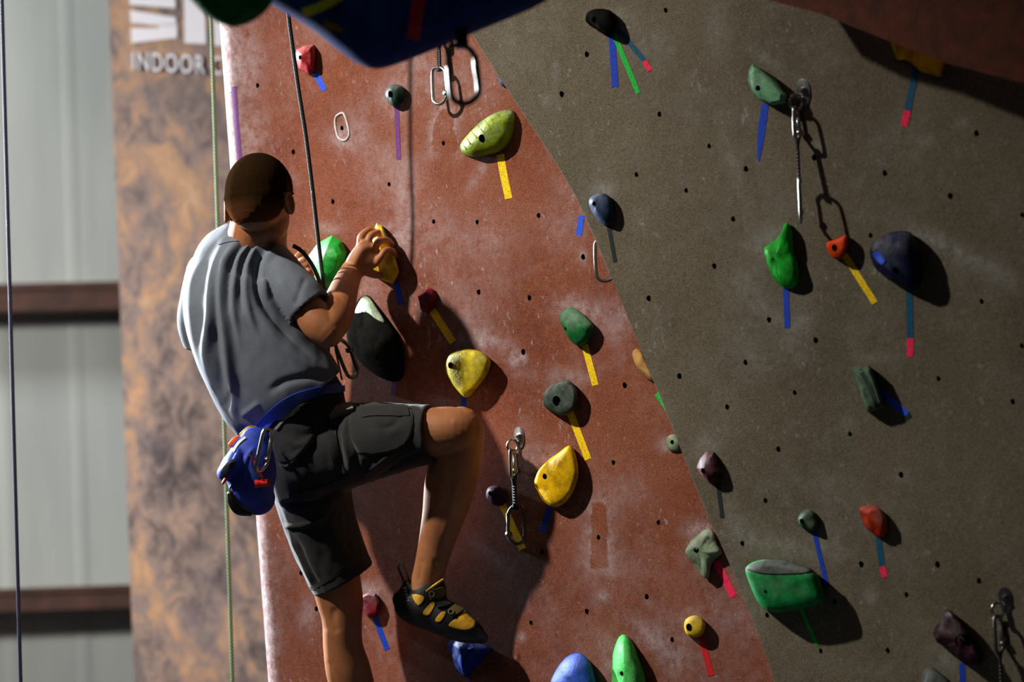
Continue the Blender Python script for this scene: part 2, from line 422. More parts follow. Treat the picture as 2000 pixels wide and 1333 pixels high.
G_CHALK = [('b', 1880, 500, 130, 22, 28, .8), ('b', 1800, 470, 30, 22, 0, .5), ('b', 1500, 120, 60, 12, 35, .35), ('b', 1497, 470, 45, 30, -20, .5), ('l', [(1450, 540), (1500, 610), (1560, 690)], 26, .35),
    ('b', 1430, 320, 14, 60, -20, .4), ('b', 1565, 640, 20, 30, 30, .5), ('b', 1380, 870, 24, 22, 0, .7), ('b', 1530, 1070, 70, 24, 10, .55), ('b', 1610, 1060, 40, 35, 0, .4), ('b', 1440, 1030, 20, 45, -20, .5),
    ('b', 1880, 240, 16, 12, 0, .6), ('b', 1810, 275, 14, 14, 0, .7), ('b', 1845, 1290, 30, 30, 0, .6), ('b', 1700, 1165, 16, 20, 0, .6), ('b', 1720, 700, 40, 12, 0, .5), ('b', 1180, 370, 20, 14, 0, .8),
    ('b', 1085, 140, 7, 24, 0, .5), ('b', 1070, 195, 16, 16, 0, .4), ('b', 1400, 60, 22, 60, 0, .35), ('b', 1600, 285, 16, 14, 0, .5), ('b', 1205, 30, 26, 16, 0, .5), ('l', [(1010, 240), (1140, 420), (1210, 640)], 8, .25),
    ('b', 1640, 980, 60, 60, 0, .25), ('b', 1460, 1180, 30, 70, -20, .4), ('b', 1760, 930, 16, 14, 0, .5), ('b', 1655, 838, 14, 20, 0, .5), ('b', 1480, 700, 40, 50, 0, .3), ('b', 1290, 90, 30, 50, 0, .3)]

def axis_coords(a, b, da, lo, hi, coarse=.12):
    out = list(np.arange(lo, a, coarse))+list(np.arange(a, b, da))+list(np.arange(b, hi, coarse))+[hi]
    return np.array(out)
# orange wall: flat face with a rounded left edge that turns back into the hall
OW_LO, OW_HI = None, None
def build_orange():
    ub0, vb0 = OW.uv(452, 100); ub1, vb1 = OW.uv(543, 1333)
    vt = OW.uv(700, -40)[1]; vb = OW.uv(1000, 1380)[1]
    vs = axis_coords(vb, vt, .006, (0-OW.p.z)/OW.v.z, 2.6)
    rr = .085; arc = R(98)*rr
    smax = OW.uv(1560, 1333)[0]-ub1
    ss = np.array([-arc-1.0, -arc-.6, -arc-.2]+list(np.linspace(-arc, 0, 26)[:-1])+list(np.arange(0, smax, .006))+list(np.arange(smax, 4.2, .15)))
    S, V = np.meshgrid(ss, vs)
    U0 = ub0+(ub1-ub0)*(V-vb0)/(vb1-vb0)
    th = np.clip(-S/rr, 0, R(98)); ex = np.maximum(-S-arc, 0)
    du = np.where(S > 0, S, -rr*np.sin(th)-ex*math.cos(R(98))*1.0)
    dn = np.where(S > 0, 0, -rr*(1-np.cos(th))-ex*math.sin(R(98)))
    co = np.array(OW.p)+(U0+du)[..., None]*np.array(OW.u)+V[..., None]*np.array(OW.v)+dn[..., None]*np.array(OW.n)
    wob = 0.004*np.sin(3.1*(U0+du)+1)*np.sin(2.7*V)
    co = co+wob[..., None]*np.array(OW.n)*0
    nr, nc = S.shape; co = co.reshape(-1, 3)
    idx = np.arange(nr*nc).reshape(nr, nc)
    f = np.stack([idx[:-1, :-1], idx[:-1, 1:], idx[1:, 1:], idx[1:, :-1]], -1).reshape(-1, 4)
    e = catmull([OW.uv(x, y) for x, y in EDGE], 8); ue = np.interp(V, [q[1] for q in e][::-1], [q[0] for q in e][::-1])
    keep = ((U0+du) < ue+.14).reshape(-1); f = f[keep[f].any(axis=1)]
    used = np.unique(f); mp_ = np.zeros(len(co), int); mp_[used] = np.arange(len(used)); co = co[used]; f = mp_[f]
    me = bpy.data.meshes.new('wall_left'); fast_mesh(me, co, f)
    attr_chalk(me, O_CHALK); return mko('wall_left', me, M['orange_wall'])
def fast_mesh(me, co, f):
    me.vertices.add(len(co)); me.vertices.foreach_set('co', np.ascontiguousarray(co, dtype=np.float32).ravel())
    me.loops.add(f.size); me.loops.foreach_set('vertex_index', f.ravel().astype(np.int32))
    me.polygons.add(len(f)); me.polygons.foreach_set('loop_start', np.arange(0, f.size, 4, dtype=np.int32))
    me.update(calc_edges=True); me.validate()
def build_grey():
    e = [GW.uv(x, y) for x, y in EDGE]; e = catmull(e, 8); ev = np.array([q[1] for q in e])[::-1]; eu = np.array([q[0] for q in e])[::-1]
    vt = GW.uv(1300, -40)[1]; vb = GW.uv(1700, 1380)[1]
    vs = axis_coords(vb, vt, .007, (0.0-GW.p.z)/GW.v.z, 2.4)
    smax = 1.65
    ss = np.array([-4, -3, -2, -1]+list(np.arange(0, smax, .007))+list(np.arange(smax, 3.4, .15)))
    S, V = np.meshgrid(ss, vs); U0 = np.interp(V, ev, eu)
    lowslope = (eu[0]-eu[5])/(ev[0]-ev[5]); hs = (eu[-1]-eu[-6])/(ev[-1]-ev[-6])
    U0 = np.where(V < ev[0], eu[0]+(V-ev[0])*lowslope*.4, U0)
    U0 = np.where(V > ev[-1], eu[-1]+(V-ev[-1])*hs*.3, U0)
    du = np.select([S == -4, S == -3, S == -2, S == -1], [.30, .12, .02, .001], S+.002)
    dn = np.select([S == -4, S == -3, S == -2, S == -1], [-.45, -.15, -.02, -.001], 0)
    co = np.array(GW.p)+(U0+du)[..., None]*np.array(GW.u)+V[..., None]*np.array(GW.v)+dn[..., None]*np.array(GW.n)
    nr, nc = S.shape; co = co.reshape(-1, 3); idx = np.arange(nr*nc).reshape(nr, nc)
    f = np.stack([idx[:-1, :-1], idx[:-1, 1:], idx[1:, 1:], idx[1:, :-1]], -1).reshape(-1, 4)
    me = bpy.data.meshes.new('wall_right'); fast_mesh(me, co, f)
    attr_chalk(me, G_CHALK); o = mko('wall_right', me, M['grey_wall']); me.set_sharp_from_angle(angle=R(25)); return o
wall_o = tag(build_orange(), 'orange textured climbing wall face with rounded chalky left edge', kind='structure')
wall_g = tag(build_grey(), 'grey textured climbing wall face overlapping the orange one', kind='structure')
BO = bvh_of(wall_o.data); BG = bvh_of(wall_g.data)
SURF = {'o': (OW, BO, wall_o), 'g': (GW, BG, wall_g)}
GAPS = [round(OW.depth(x, y)-GW.depth(x, y), 3) for x, y in EDGE]; print('GAPS', GAPS)

# floor, ceiling
g = G(); g.box((0, 5, -.05), (Vector((9, 0, 0)), Vector((0, 9, 0)), Vector((0, 0, .05))))
tag(g.build('floor', plain('mat_floor', (70, 72, 76), .8, 0, .002, 60), None, False), kind='structure')
g = G(); g.box((0, 5, 7.05), (Vector((9, 0, 0)), Vector((0, 9, 0)), Vector((0, 0, .05))))
tag(g.build('ceiling', plain('ceiling_paint', (60, 60, 58), .8), None, False), kind='structure')

# ribbed metal wall behind, with two brown girts
k = N('siding_paint')
base = k.ramp(k.noise(1.5, 5, stretch=(3, 3, .4)), [(.3, (158, 162, 160)), (.7, (180, 184, 180))])
siding = k.out(base, .55, 0, .4)
xs = []; zs = []; prof = []
x = -3.2
while x < 3.2:
    prof += [(x, 0), (x+.23, 0), (x+.245, .003), (x+.275, .003), (x+.29, 0)]; x += .30
rows = [[MW.p+MW.u*a+MW.n*b+Vector((0, 0, z)) for a, b in prof] for z in (-MW.p.z, -1.0, 0, 1.5, 7-MW.p.z)]
g = G(); g.rings(rows, False, False)
tag(g.build('wall_back', siding, None, False), kind='structure')
girtm = plain('girt_brown', (84, 50, 38), .6, 0, .001, 30, .3)
for i, (ya, yb) in enumerate(((553, 606), (1147, 1192))):
    top = MW.at(120, ya, .2); bot = MW.at(120, yb, .2); h = (top.z-bot.z)
    c = Vector((MW.p.x, MW.p.y, (top.z+bot.z)/2))
    g = G(); t = .008
    g.box(c+MW.n*.2, (MW.u*3.2, MW.n*t, Vector((0, 0, h/2))))
    g.box(c+MW.n*.1+Vector((0, 0, h/2-t)), (MW.u*3.2, MW.n*.1, Vector((0, 0, t))))
    g.box(c+MW.n*.1-Vector((0, 0, h/2-t)), (MW.u*3.2, MW.n*.1, Vector((0, 0, t))))
    g.box(c+MW.n*.212+Vector((0, 0, h/2-.012)), (MW.u*3.2, MW.n*.006, Vector((0, 0, .012))))
    tag(g.build('trim_%d' % (i+1), girtm, None, False), ('upper' if i == 0 else 'lower')+' brown steel girt across the ribbed metal wall', kind='structure')

# tall rock-print banner panel
k = N('banner_print')
d1 = k.noise(1.5, 8, .62, .9, stretch=(1.9, 1, 1.0, .5)); d2 = k.noise(9, 8, .72, .6, stretch=(1.5, 1, .9, .6)); d3 = k.noise(30, 3, .6)
a1 = k.ramp(k.math('ADD', k.math('MULTIPLY', d1, .45), k.math('MULTIPLY', d2, .55)), [(.36, (60, 54, 56)), (.43, (112, 100, 98)), (.5, (158, 138, 128)), (.56, (196, 154, 118)), (.66, (216, 186, 160))])
a2 = k.ramp(k.noise(2.3, 7, .68, 1.2, stretch=(1.2, 1, .8, .9)), [(.48, (0, 0, 0, 1)), (.62, (1, 1, 1, 1))])
a3 = k.mix(k.math('MULTIPLY', a2, .5), a1, (132, 122, 128))
pat = k.ramp(k.noise(1.1, 6, .66, .6, stretch=(1.6, 1, .8, .8)), [(.66, (0, 0, 0, 1)), (.71, (1, 1, 1, 1))])
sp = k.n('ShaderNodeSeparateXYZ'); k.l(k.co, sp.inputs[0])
hz = k.math('MULTIPLY', k.math('SUBTRACT', sp.outputs[2], 1.6), .42, True)      # grey mixed into the colour towards the top
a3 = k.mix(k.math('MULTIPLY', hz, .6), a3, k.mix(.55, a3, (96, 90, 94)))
a4 = k.mix(k.math('MULTIPLY', pat, .8), a3, (52, 48, 50))
bannermat = k.out(a4, .7, 0, .2)
bz0, bz1 = .05, 6.2
bl_t = BW.at(212, 0); bl_b = BW.at(262, 1333)
def bedge(z): t = (z-bl_b.z)/(bl_t.z-bl_b.z); return (bl_b+(bl_t-bl_b)*t-BW.p).dot(BW.u)
u0a, u0b = bedge(bz0), bedge(bz1)
g = G(); v = []
for dn in (0, -.06):
    for (uu, z) in ((u0a, bz0), (u0a+1.9, bz0), (u0b+1.9, bz1), (u0b, bz1)):
        v.append(BW.p+BW.u*uu+BW.n*dn+Vector((0, 0, z-BW.p.z)))
g.add(v, [(0, 1, 2, 3), (7, 6, 5, 4), (0, 4, 5, 1), (1, 5, 6, 2), (2, 6, 7, 3), (3, 7, 4, 0)])
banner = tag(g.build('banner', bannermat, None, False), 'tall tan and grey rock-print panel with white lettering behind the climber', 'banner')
lett = N('white_lettering'); lettm = lett.out((226, 228, 238), .6)
def banner_poly(polys, name):
    g = G()
    for pl in polys:
        n = len(pl); v = [BW.at(x, y, .008) for x, y in pl]+[BW.at(x, y, -.004) for x, y in pl]
        g.add(v, [tuple(range(n)), tuple(range(2*n-1, n-1, -1))]+[(i, (i+1) % n, n+(i+1) % n, n+i) for i in range(n)])
    return g.build(name, lettm, banner, False)
banner_poly([[(250, -70), (340, -70), (343, 16), (254, 9)], [(254, 20), (343, 34), (345, 50), (310, 50), (256, 44)], [(256, 55), (310, 55), (312, 47), (346, 47), (346, 74), (257, 84)]], 'large_letter')
banner_poly([[(358, -60), (398, -60), (403, 86), (361, 84)]], 'large_letter')
banner_poly([[(414, -60), (480, -60), (488, 92), (419, 89)]], 'large_letter')
def text_mesh(s, size, extr=.001, bold=0.0):
    cu = bpy.data.curves.new('txt', 'FONT'); cu.body = s; cu.size = size; cu.extrude = extr; cu.offset = bold; cu.space_character = 1.12
    o = bpy.data.objects.new('txt', cu); COL.objects.link(o); dg = bpy.context.evaluated_depsgraph_get()
    me = bpy.data.meshes.new_from_object(o.evaluated_get(dg), depsgraph=dg); bpy.data.objects.remove(o); return me
me = text_mesh('INDOOR CLIMBING', 1.0, .02, .008); co = coords(me)
base = BW.at(257, 136, .01); e2 = BW.at(401, 144, .01); tp = BW.at(256, 101, .01)
ix = co[:, 0]; wi = None
tm = text_mesh('INDOOR', 1.0, .02, .018); wi = coords(tm)[:, 0].max(); hi = coords(tm)[:, 1].max()
ux = np.array(e2-base)/wi; uy = np.array(tp-base)/hi; nn = np.array(BW.n)*.3
setco(me, np.array(base)+co[:, :1]*ux+co[:, 1:2]*uy+co[:, 2:]*nn)
mko('lettering', me, lettm, banner, False)

# ------------------------------------------------------------------ bolt holes in the walls
OH = [(503, 167), (573, 297), (650, 394), (760, 360), (847, 433), (932, 434), (1052, 421), (866, 280), (935, 571), (1034, 582), (1022, 688), (1220, 753), (1198, 904), (1286, 1021), (1169, 1050),
      (1059, 1079), (1146, 1195), (1037, 1217), (1263, 1166), (668, 250), (618, 1190), (1139, 502), (1313, 1250), (588, 1120)]
GH = [(1146, 106), (1097, 184), (1288, 223), (1243, 341), (1340, 372), (1907, 260), (1590, 308), (1457, 330), (1728, 338), (1856, 383), (1432, 428), (1997, 420), (1502, 625), (1593, 665), (1456, 708), (1552, 767),
      (1917, 589), (1996, 676), (1833, 740), (1978, 785), (1660, 848), (1520, 878), (1760, 928), (1495, 978), (1450, 1062), (1682, 1103), (1770, 1162), (1498, 1202), (1630, 1176), (1603, 1272), (1734, 1271),
      (1831, 1103), (1912, 1135), (1395, 520), (1267, 583), (1327, 735), (1420, 795), (1385, 285), (1700, 520-60), (1300, 20)]
for key, hs in (('o', OH), ('g', GH)):
    pl, bv, wo = SURF[key]
    for (x, y) in hs:
        c = pl.at(x, y); rr = random.uniform(.0042, .0056); n = 14; g = G(); rg = []
        ph = random.random()*6
        for r_, z in ((1.25, .0002), (1.1, .0011), (.86, .0009), (.8, .0004), (.2, .0003)):
            rg.append([c+pl.u*math.cos(2*math.pi*k_/n)*rr*r_*(1+.12*math.sin(3*2*math.pi*k_/n+ph))+pl.v*math.sin(2*math.pi*k_/n)*rr*1.15*r_+pl.n*z for k_ in range(n)])
        g.rings(rg); g.build('bolt_hole', M['hole'], wo)

# ------------------------------------------------------------------ holds and tape
DOME = [(.93, 0), (.985, .10), (1.0, .24), (.965, .45), (.87, .66), (.70, .83), (.45, .95), (.2, 1.0)]
FLAT = [(.95, 0), (.99, .1), (1.0, .35), (.97, .62), (.90, .84), (.76, .96), (.45, 1.0), (.2, 1.01)]
RIDGE = [(.94, 0), (1.0, .10), (.93, .35), (.80, .62), (.6, .82), (.38, .94), (.15, 1.0)]
def hold(label, key, pts, H, mat, hole=None, prof=DOME, peak=None, smooth=4, rough=.0016, holer=7, group=None, facet=False, cat='climbing hold', name='climbing_hold', extra=None):
    pl, bv, wo = SURF[key]
    if facet:
        q = []
        for i, p in enumerate(pts):
            nx = pts[(i+1) % len(pts)]; q += [np.array(p, float)*(1-t)+np.array(nx, float)*t for t in (0.06, .35, .65, .94)]
    else: q = catmull(pts, smooth, True)
    n = len(q); cx = sum(p[0] for p in q)/n; cy = sum(p[1] for p in q)/n
    pk = peak or hole or (cx-3, cy-3)
    g = G(); rings = []
    for s_, h in prof:
        ox, oy = (pk[0]-cx)*(1-s_)*.8, (pk[1]-cy)*(1-s_)*.8
        rg = []
        for p in q:
            v_ = pl.at(cx+ox+(p[0]-cx)*s_, cy+oy+(p[1]-cy)*s_, H*h*.75)
            if rough and h > 0:
                v_ = v_+pl.n*(noise.noise(v_*28)*rough*2.2+noise.noise(v_*85)*rough)
            rg.append(v_)
        rings.append(rg)
    g.rings(rings); o = g.build(name, M['h_'+mat], None, True)
    if facet: o.data.set_sharp_from_angle(angle=R(28))
    bm = bmesh.new(); bm.from_mesh(o.data); bmesh.ops.recalc_face_normals(bm, faces=bm.faces); bm.to_mesh(o.data); bm.free()
    tag(o, label, cat, group)
    o_bv = bvh_of(o.data)
    if hole: bolt(o, o_bv, hole, holer)
    return o, o_bv
def bolt(o, bv, px, r=7, mat=None, name='bolt_hole'):
    p, n_ = hit(bv, *px)
    if p is None: return
    if n_.dot(ray(*px)) > 0: n_ = -n_
    d = (p-CAMPOS).dot(FW); rr = r*d/FPX; a = n_.orthogonal().normalized(); b = n_.cross(a); N_ = 20
    def rg(k_, z): return [p+(a*math.cos(2*math.pi*i/N_)+b*math.sin(2*math.pi*i/N_))*rr*k_+n_*z for i in range(N_)]
    g = G(); g.rings([rg(1.06, -.004), rg(1.05, .0012), rg(.94, .0018), rg(.86, .001), rg(.3, .0006)])
    g.build(name, mat or M['hole'], o)
def tape(label, key, a, b, w, mat, tip=None, mid=None, group=None, taper=1.0, w2=None):
    pl, bv, wo = SURF[key]; hw = w/2*.97
    pts = [(a[0], a[1], hw)]+([(mid[0], mid[1], hw)] if mid else [])+[(b[0], b[1], hw*taper)]
    o = decal('marker_tape', bv, pts, M['t_'+mat], None, .0009, 3, 8)
    tag(o, label, 'tape', group)
    if tip: decal('tape_tip', bv, [(b[0], b[1], hw*taper), (tip[0], tip[1], hw*taper)], M['t_'+tip[2]], o, .0011, 3, 5)
    return o

H_ = hold
H_('dark red blocky hold at top left of orange wall with blue tape', 'o', [(580, 96), (597, 88), (613, 87), (616, 112), (615, 138), (604, 146), (584, 135), (578, 118)], .055, 'red', (586, 112), RIDGE, facet=True, holer=4, peak=(590, 108))
H_('small dark green round hold beneath blue foreground volume', 'o', [(753, 182), (760, 168), (775, 165), (789, 172), (790, 190), (781, 204), (768, 208), (757, 198)], .045, 'darkgreen', (762, 184), holer=6)
lime, lb = H_('lime green ribbed wedge hold high on orange wall', 'o', [(898, 288), (904, 274), (930, 245), (958, 225), (985, 215), (1003, 217), (1006, 236), (1000, 266), (986, 289), (962, 301), (928, 307), (905, 301)], .07, 'lime', (941, 270), RIDGE, peak=(935, 268), holer=7)
for a_, b_ in (((968, 222), (985, 240)), ((955, 229), (975, 255)), ((945, 236), (958, 252)), ((985, 216), (1000, 232)), ((932, 246), (945, 262)), ((920, 258), (930, 270)), ((910, 270), (918, 282)), ((903, 281), (910, 292))):
    decal('rib', lb, [(a_[0], a_[1], 1.4), (b_[0], b_[1], .9)], M['h_lime'], lime, .0016, 2, 4)
hand_hold, hhb = H_('yellow block hold gripped by climber right hand', 'o', [(735, 436), (746, 440), (756, 462), (770, 500), (779, 530), (769, 555), (748, 548), (722, 532), (728, 500), (726, 462)], .06, 'yellow2', None, FLAT, facet=True, peak=(742, 500))
H_('large glossy bright green hold gripped by climber left hand', 'o', [(648, 460), (668, 471), (678, 494), (668, 532), (650, 562), (626, 566), (606, 532), (598, 506), (620, 476)], .10, 'green', None, RIDGE, facet=True, peak=(628, 508), rough=.0)
H_('small maroon angular hold beside arm shadow', 'o', [(815, 577), (836, 562), (848, 565), (853, 580), (850, 598), (838, 613), (822, 606)], .05, 'maroon', (823, 597), RIDGE, facet=True, holer=4)
H_('rounded olive yellow hold above climber knee', 'o', [(869, 712), (877, 692), (900, 683), (925, 683), (948, 692), (958, 708), (952, 730), (935, 756), (916, 775), (903, 774), (884, 752), (872, 732)], .075, 'mustard', (880, 714), FLAT, holer=6, peak=(905, 715))
H_('mid green oval hold with chalk at its upper left', 'o', [(1094, 618), (1102, 605), (1116, 601), (1132, 608), (1147, 622), (1160, 638), (1155, 658), (1144, 672), (1131, 677), (1114, 664), (1100, 642)], .06, 'leaf', (1105, 642), holer=3)
H_('dark slate round hold with deep bolt hole above yellow tape', 'o', [(1061, 780), (1066, 762), (1082, 749), (1102, 743), (1116, 746), (1127, 765), (1126, 790), (1117, 806), (1098, 812), (1078, 806), (1064, 794)], .055, 'slate', (1087, 783), FLAT, holer=9)
H_('flat bright yellow shell hold beside hanging quickdraw', 'o', [(1110, 871), (1120, 878), (1128, 905), (1129, 932), (1119, 962), (1103, 983), (1082, 991), (1062, 979), (1049, 957), (1043, 944), (1051, 920), (1070, 900), (1092, 884)], .06, 'yellow', (1064, 931), FLAT, holer=5, rough=.0004, peak=(1078, 935))
H_('small dark purple hold behind climber knee shadow', 'o', [(949, 966), (955, 952), (972, 949), (988, 960), (992, 975), (982, 988), (966, 988), (952, 978)], .04, 'purple', (957, 964), holer=4)
H_('tan hold half hidden behind grey wall edge', 'o', [(1234, 692), (1242, 682), (1253, 688), (1262, 705), (1275, 735), (1278, 745), (1264, 741), (1248, 722), (1238, 706)], .03, 'beige', None, DOME)
H_('small pale hold with bolt hole at edge of grey wall', 'o', [(1303, 857), (1312, 849), (1325, 852), (1330, 868), (1322, 882), (1306, 878)], .02, 'palegreen', (1313, 864), holer=4)
H_('pale green knobbly hold with pink tape beside grey wall edge', 'o', [(1342, 1078), (1346, 1060), (1362, 1046), (1382, 1034), (1394, 1040), (1400, 1058), (1410, 1080), (1398, 1092), (1390, 1106), (1390, 1124), (1380, 1131), (1372, 1118), (1362, 1108), (1346, 1096)], .05, 'palegreen', (1360, 1075), DOME, rough=.006, holer=5)
yr, yrb = H_('small round yellow hold with red tape low on orange wall', 'o', [(1336, 1222), (1341, 1209), (1355, 1203), (1370, 1207), (1377, 1220), (1374, 1238), (1360, 1246), (1345, 1242), (1338, 1234)], .05, 'yellow2', (1346, 1226), FLAT, holer=7)
H_('smooth blue hold at bottom of orange wall', 'o', [(1070, 1345), (1085, 1312), (1105, 1285), (1128, 1276), (1148, 1286), (1158, 1310), (1166, 1350), (1160, 1420), (1100, 1430), (1062, 1390)], .10, 'lightblue', None, DOME, peak=(1110, 1330))
H_('tall pale green fin hold at bottom of orange wall', 'o', [(1196, 1318), (1198, 1280), (1206, 1250), (1218, 1240), (1232, 1250), (1246, 1282), (1260, 1325), (1262, 1390), (1240, 1430), (1206, 1420), (1196, 1370)], .10, 'lightgreen', (1214, 1316), RIDGE, peak=(1218, 1320), holer=4)
H_('chalky dark blue hold beneath climber right shoe', 'o', [(876, 1262), (884, 1247), (905, 1244), (935, 1256), (963, 1268), (958, 1276), (944, 1280), (940, 1295), (925, 1308), (912, 1323), (898, 1314), (882, 1290)], .085, 'blue', None, RIDGE, facet=False, rough=.005, peak=(900, 1272))
blk, blkb = H_('big black rounded hold behind climber elbow', 'o', [(693, 600), (704, 582), (720, 578), (736, 596), (756, 622), (776, 652), (790, 695), (786, 738), (764, 746), (726, 728), (692, 694), (676, 650)], .055, 'black', None, RIDGE, peak=(752, 655))
poly_decal('chalked_top', blkb, [(694, 612), (706, 584), (719, 581), (734, 600), (752, 630), (738, 626), (716, 610)], M['h_palegreen'], blk, .0015)
H_('dark red hold with chalked top behind left shin', 'o', [(703, 1166), (718, 1158), (735, 1160), (742, 1180), (736, 1204), (718, 1206), (705, 1190)], .045, 'maroon', None, FLAT, facet=True)
H_('tiny dark hold peeking from top of grey wall edge', 'o', [(970, 150), (984, 154), (992, 170), (980, 168)], .02, 'blueblack', None, DOME)
# the ring left where a hold was taken off
g = G(); pts = [OW.at(x, y, .001) for x, y in [tuple(q) for q in catmull([(655, 232), (661, 224), (671, 222), (678, 240), (682, 262), (674, 274), (662, 270), (656, 252)], 5, True)]]
g.tube(pts, .003, 6, True); tag(g.build('resin_ring', M['chalk'], None), 'pale oval ring of resin left around a bolt hole', 'ring')

H_('black rough hold with three tapes at top of grey wall', 'g', [(1146, 34), (1152, 22), (1170, 17), (1192, 22), (1203, 42), (1202, 62), (1188, 70), (1168, 60), (1150, 48)], .06, 'black', (1160, 38), DOME, rough=.005, holer=5)
mint, mb = H_('mint green bowl shaped hold beside steel hanger', 'g', [(1462, 138), (1469, 125), (1484, 132), (1512, 154), (1538, 186), (1534, 202), (1510, 206), (1484, 196), (1468, 178), (1461, 158)], .075, 'mint', (1480, 172), FLAT, facet=True, holer=5, peak=(1482, 178))
H_('mustard slab hold under dark brown overhang', 'g', [(1737, 80), (1790, 92), (1850, 112), (1838, 151), (1800, 141), (1779, 122), (1765, 114), (1752, 118)], .06, 'yellow', None, FLAT, facet=True, rough=.001)
H_('bright green leaf shaped hold above blue tape', 'g', [(1537, 435), (1546, 452), (1550, 486), (1560, 526), (1560, 548), (1548, 562), (1532, 564), (1513, 547), (1498, 512), (1491, 487), (1502, 477), (1520, 464)], .055, 'brightgreen', (1510, 506), DOME, rough=.004, holer=2)
H_('small orange hold with black bolt hole', 'g', [(1614, 482), (1619, 471), (1636, 466), (1653, 459), (1656, 476), (1650, 497), (1641, 507), (1625, 502)], .045, 'orange', (1630, 484), FLAT, holer=6)
nv, nvb = H_('large navy blue domed hold on grey wall', 'g', [(1699, 494), (1706, 476), (1726, 460), (1752, 452), (1777, 454), (1790, 476), (1800, 516), (1801, 546), (1790, 566), (1768, 564), (1735, 546), (1708, 522)], .095, 'navy', (1749, 528), DOME, peak=(1735, 510), holer=6)
g9 = poly_decal('patch', nvb, [(1706, 500), (1716, 492), (1730, 508), (1722, 518)], M['t_blue'], nv, .0012)
rct, rb = H_('grey green grooved block hold beside dark shadow', 'g', [(1662, 722), (1676, 716), (1698, 715), (1712, 745), (1727, 796), (1712, 802), (1695, 806), (1684, 780), (1672, 750)], .06, 'greygreen', None, FLAT, facet=True)
decal('groove', rb, [(1680, 722, 4), (1700, 760, 4), (1714, 796, 4)], M['h_darkgreen'], rct, .001, 2, 4)
H_('blue black knob hold near orange wall edge', 'g', [(1150, 400), (1154, 386), (1168, 379), (1186, 380), (1196, 398), (1198, 425), (1190, 440), (1174, 436), (1160, 420)], .05, 'blueblack', (1160, 398), holer=4)
H_('dark plum facetted hold above black tape', 'g', [(1361, 914), (1366, 896), (1380, 882), (1394, 883), (1402, 898), (1411, 924), (1406, 942), (1386, 945), (1372, 932)], .055, 'plum', (1373, 920), RIDGE, facet=True, holer=5)
H_('small sage green hold with two holes above long blue tape', 'g', [(1558, 1012), (1566, 998), (1582, 995), (1592, 1006), (1597, 1026), (1592, 1038), (1578, 1036), (1562, 1026)], .04, 'sage', (1566, 1019), DOME, holer=5, rough=.003)
H_('red orange cone hold above teal and pink tape', 'g', [(1679, 996), (1690, 989), (1708, 988), (1722, 998), (1733, 1020), (1732, 1040), (1722, 1051), (1708, 1044), (1690, 1028)], .05, 'redorange', None, DOME, rough=.003, peak=(1690, 1006))
big, bgb = H_('large bottle green ledge hold with chalked flat top', 'g', [(1456, 1114), (1466, 1101), (1490, 1094), (1530, 1096), (1564, 1104), (1592, 1117), (1604, 1142), (1612, 1172), (1600, 1182), (1564, 1191), (1524, 1197), (1496, 1192), (1478, 1172), (1464, 1140)], .11, 'bottle', (1495, 1156), FLAT, rough=.0008, holer=3, peak=(1525, 1150))
poly_decal('chalked_top', bgb, [(1459, 1112), (1480, 1100), (1512, 1096), (1550, 1102), (1588, 1117), (1555, 1121), (1515, 1122), (1480, 1119)], M['h_grey'], big, .003)
H_('dark plum jug hold with large pocket in lower right corner', 'g', [(1824, 1242), (1828, 1226), (1838, 1212), (1846, 1194), (1856, 1192), (1870, 1208), (1892, 1242), (1914, 1280), (1918, 1298), (1898, 1300), (1872, 1288), (1848, 1264), (1832, 1256)], .075, 'darkplum', (1880, 1254), FLAT, holer=15, rough=.004)
H_('grey hold cut off by bottom edge near lower right', 'g', [(1800, 1322), (1806, 1308), (1820, 1304), (1840, 1318), (1860, 1342), (1862, 1380), (1820, 1390), (1800, 1350)], .05, 'grey', None, DOME)

T = tape
T('short bright blue tape below dark red block hold', 'o', (614, 138), (634, 176), 12, 'brightblue')
T('long faded purple tape hanging below small dark green hold', 'o', (775, 207), (779, 312), 9, 'purple', taper=1)
T('yellow tape hanging below lime green wedge hold', 'o', (977, 302), (994, 388), 15, 'yellow', mid=(985, 346))
T('blue tape below yellow hold gripped by climber', 'o', (774, 548), (783, 596), 11, 'blue')
T('slanting yellow tape below small maroon hold', 'o', (844, 606), (885, 669), 15, 'yellow')
T('short blue tape tip under olive yellow hold', 'o', (907, 772), (905, 797), 11, 'blue')
T('yellow tape below mid green oval hold', 'o', (1142, 673), (1163, 753), 13, 'yellow')
T('yellow tape below dark slate round hold', 'o', (1114, 806), (1149, 898), 14, 'yellow')
T('blue tape below flat yellow shell hold', 'o', (1074, 990), (1060, 1040), 13, 'blue')
T('long yellow tape behind lower end of quickdraw', 'o', (981, 985), (1021, 1073), 14, 'yellow')
T('green tape fragment beside grey wall edge under tan hold', 'o', (1284, 768), (1316, 815), 13, 'green')
T('pink tape below pale green knobbly hold', 'o', (1399, 1097), (1433, 1166), 14, 'pink')
T('crinkled red tape below small round yellow hold', 'o', (1369, 1244), (1390, 1321), 12, 'red')
T('short blue tape left of blue black knob hold', 'o', (1136, 421), (1131, 459), 12, 'brightblue')
T('purple tape stub beneath black rounded hold', 'o', (771, 742), (768, 772), 9, 'purple')
T('blue tape behind left shin below dark red hold', 'o', (731, 1196), (757, 1270), 11, 'blue', mid=(741, 1228))
T('purple tape stub beneath chalky dark blue foothold', 'o', (914, 1318), (919, 1350), 9, 'purple')
T('faded purple tape running down rounded left wall edge', 'o', (457, 169), (469, 318), 11, 'purple', mid=(461, 230))
T('short dark purple tape crossing rounded left wall edge', 'o', (461, 170), (438, 185), 6, 'purple')
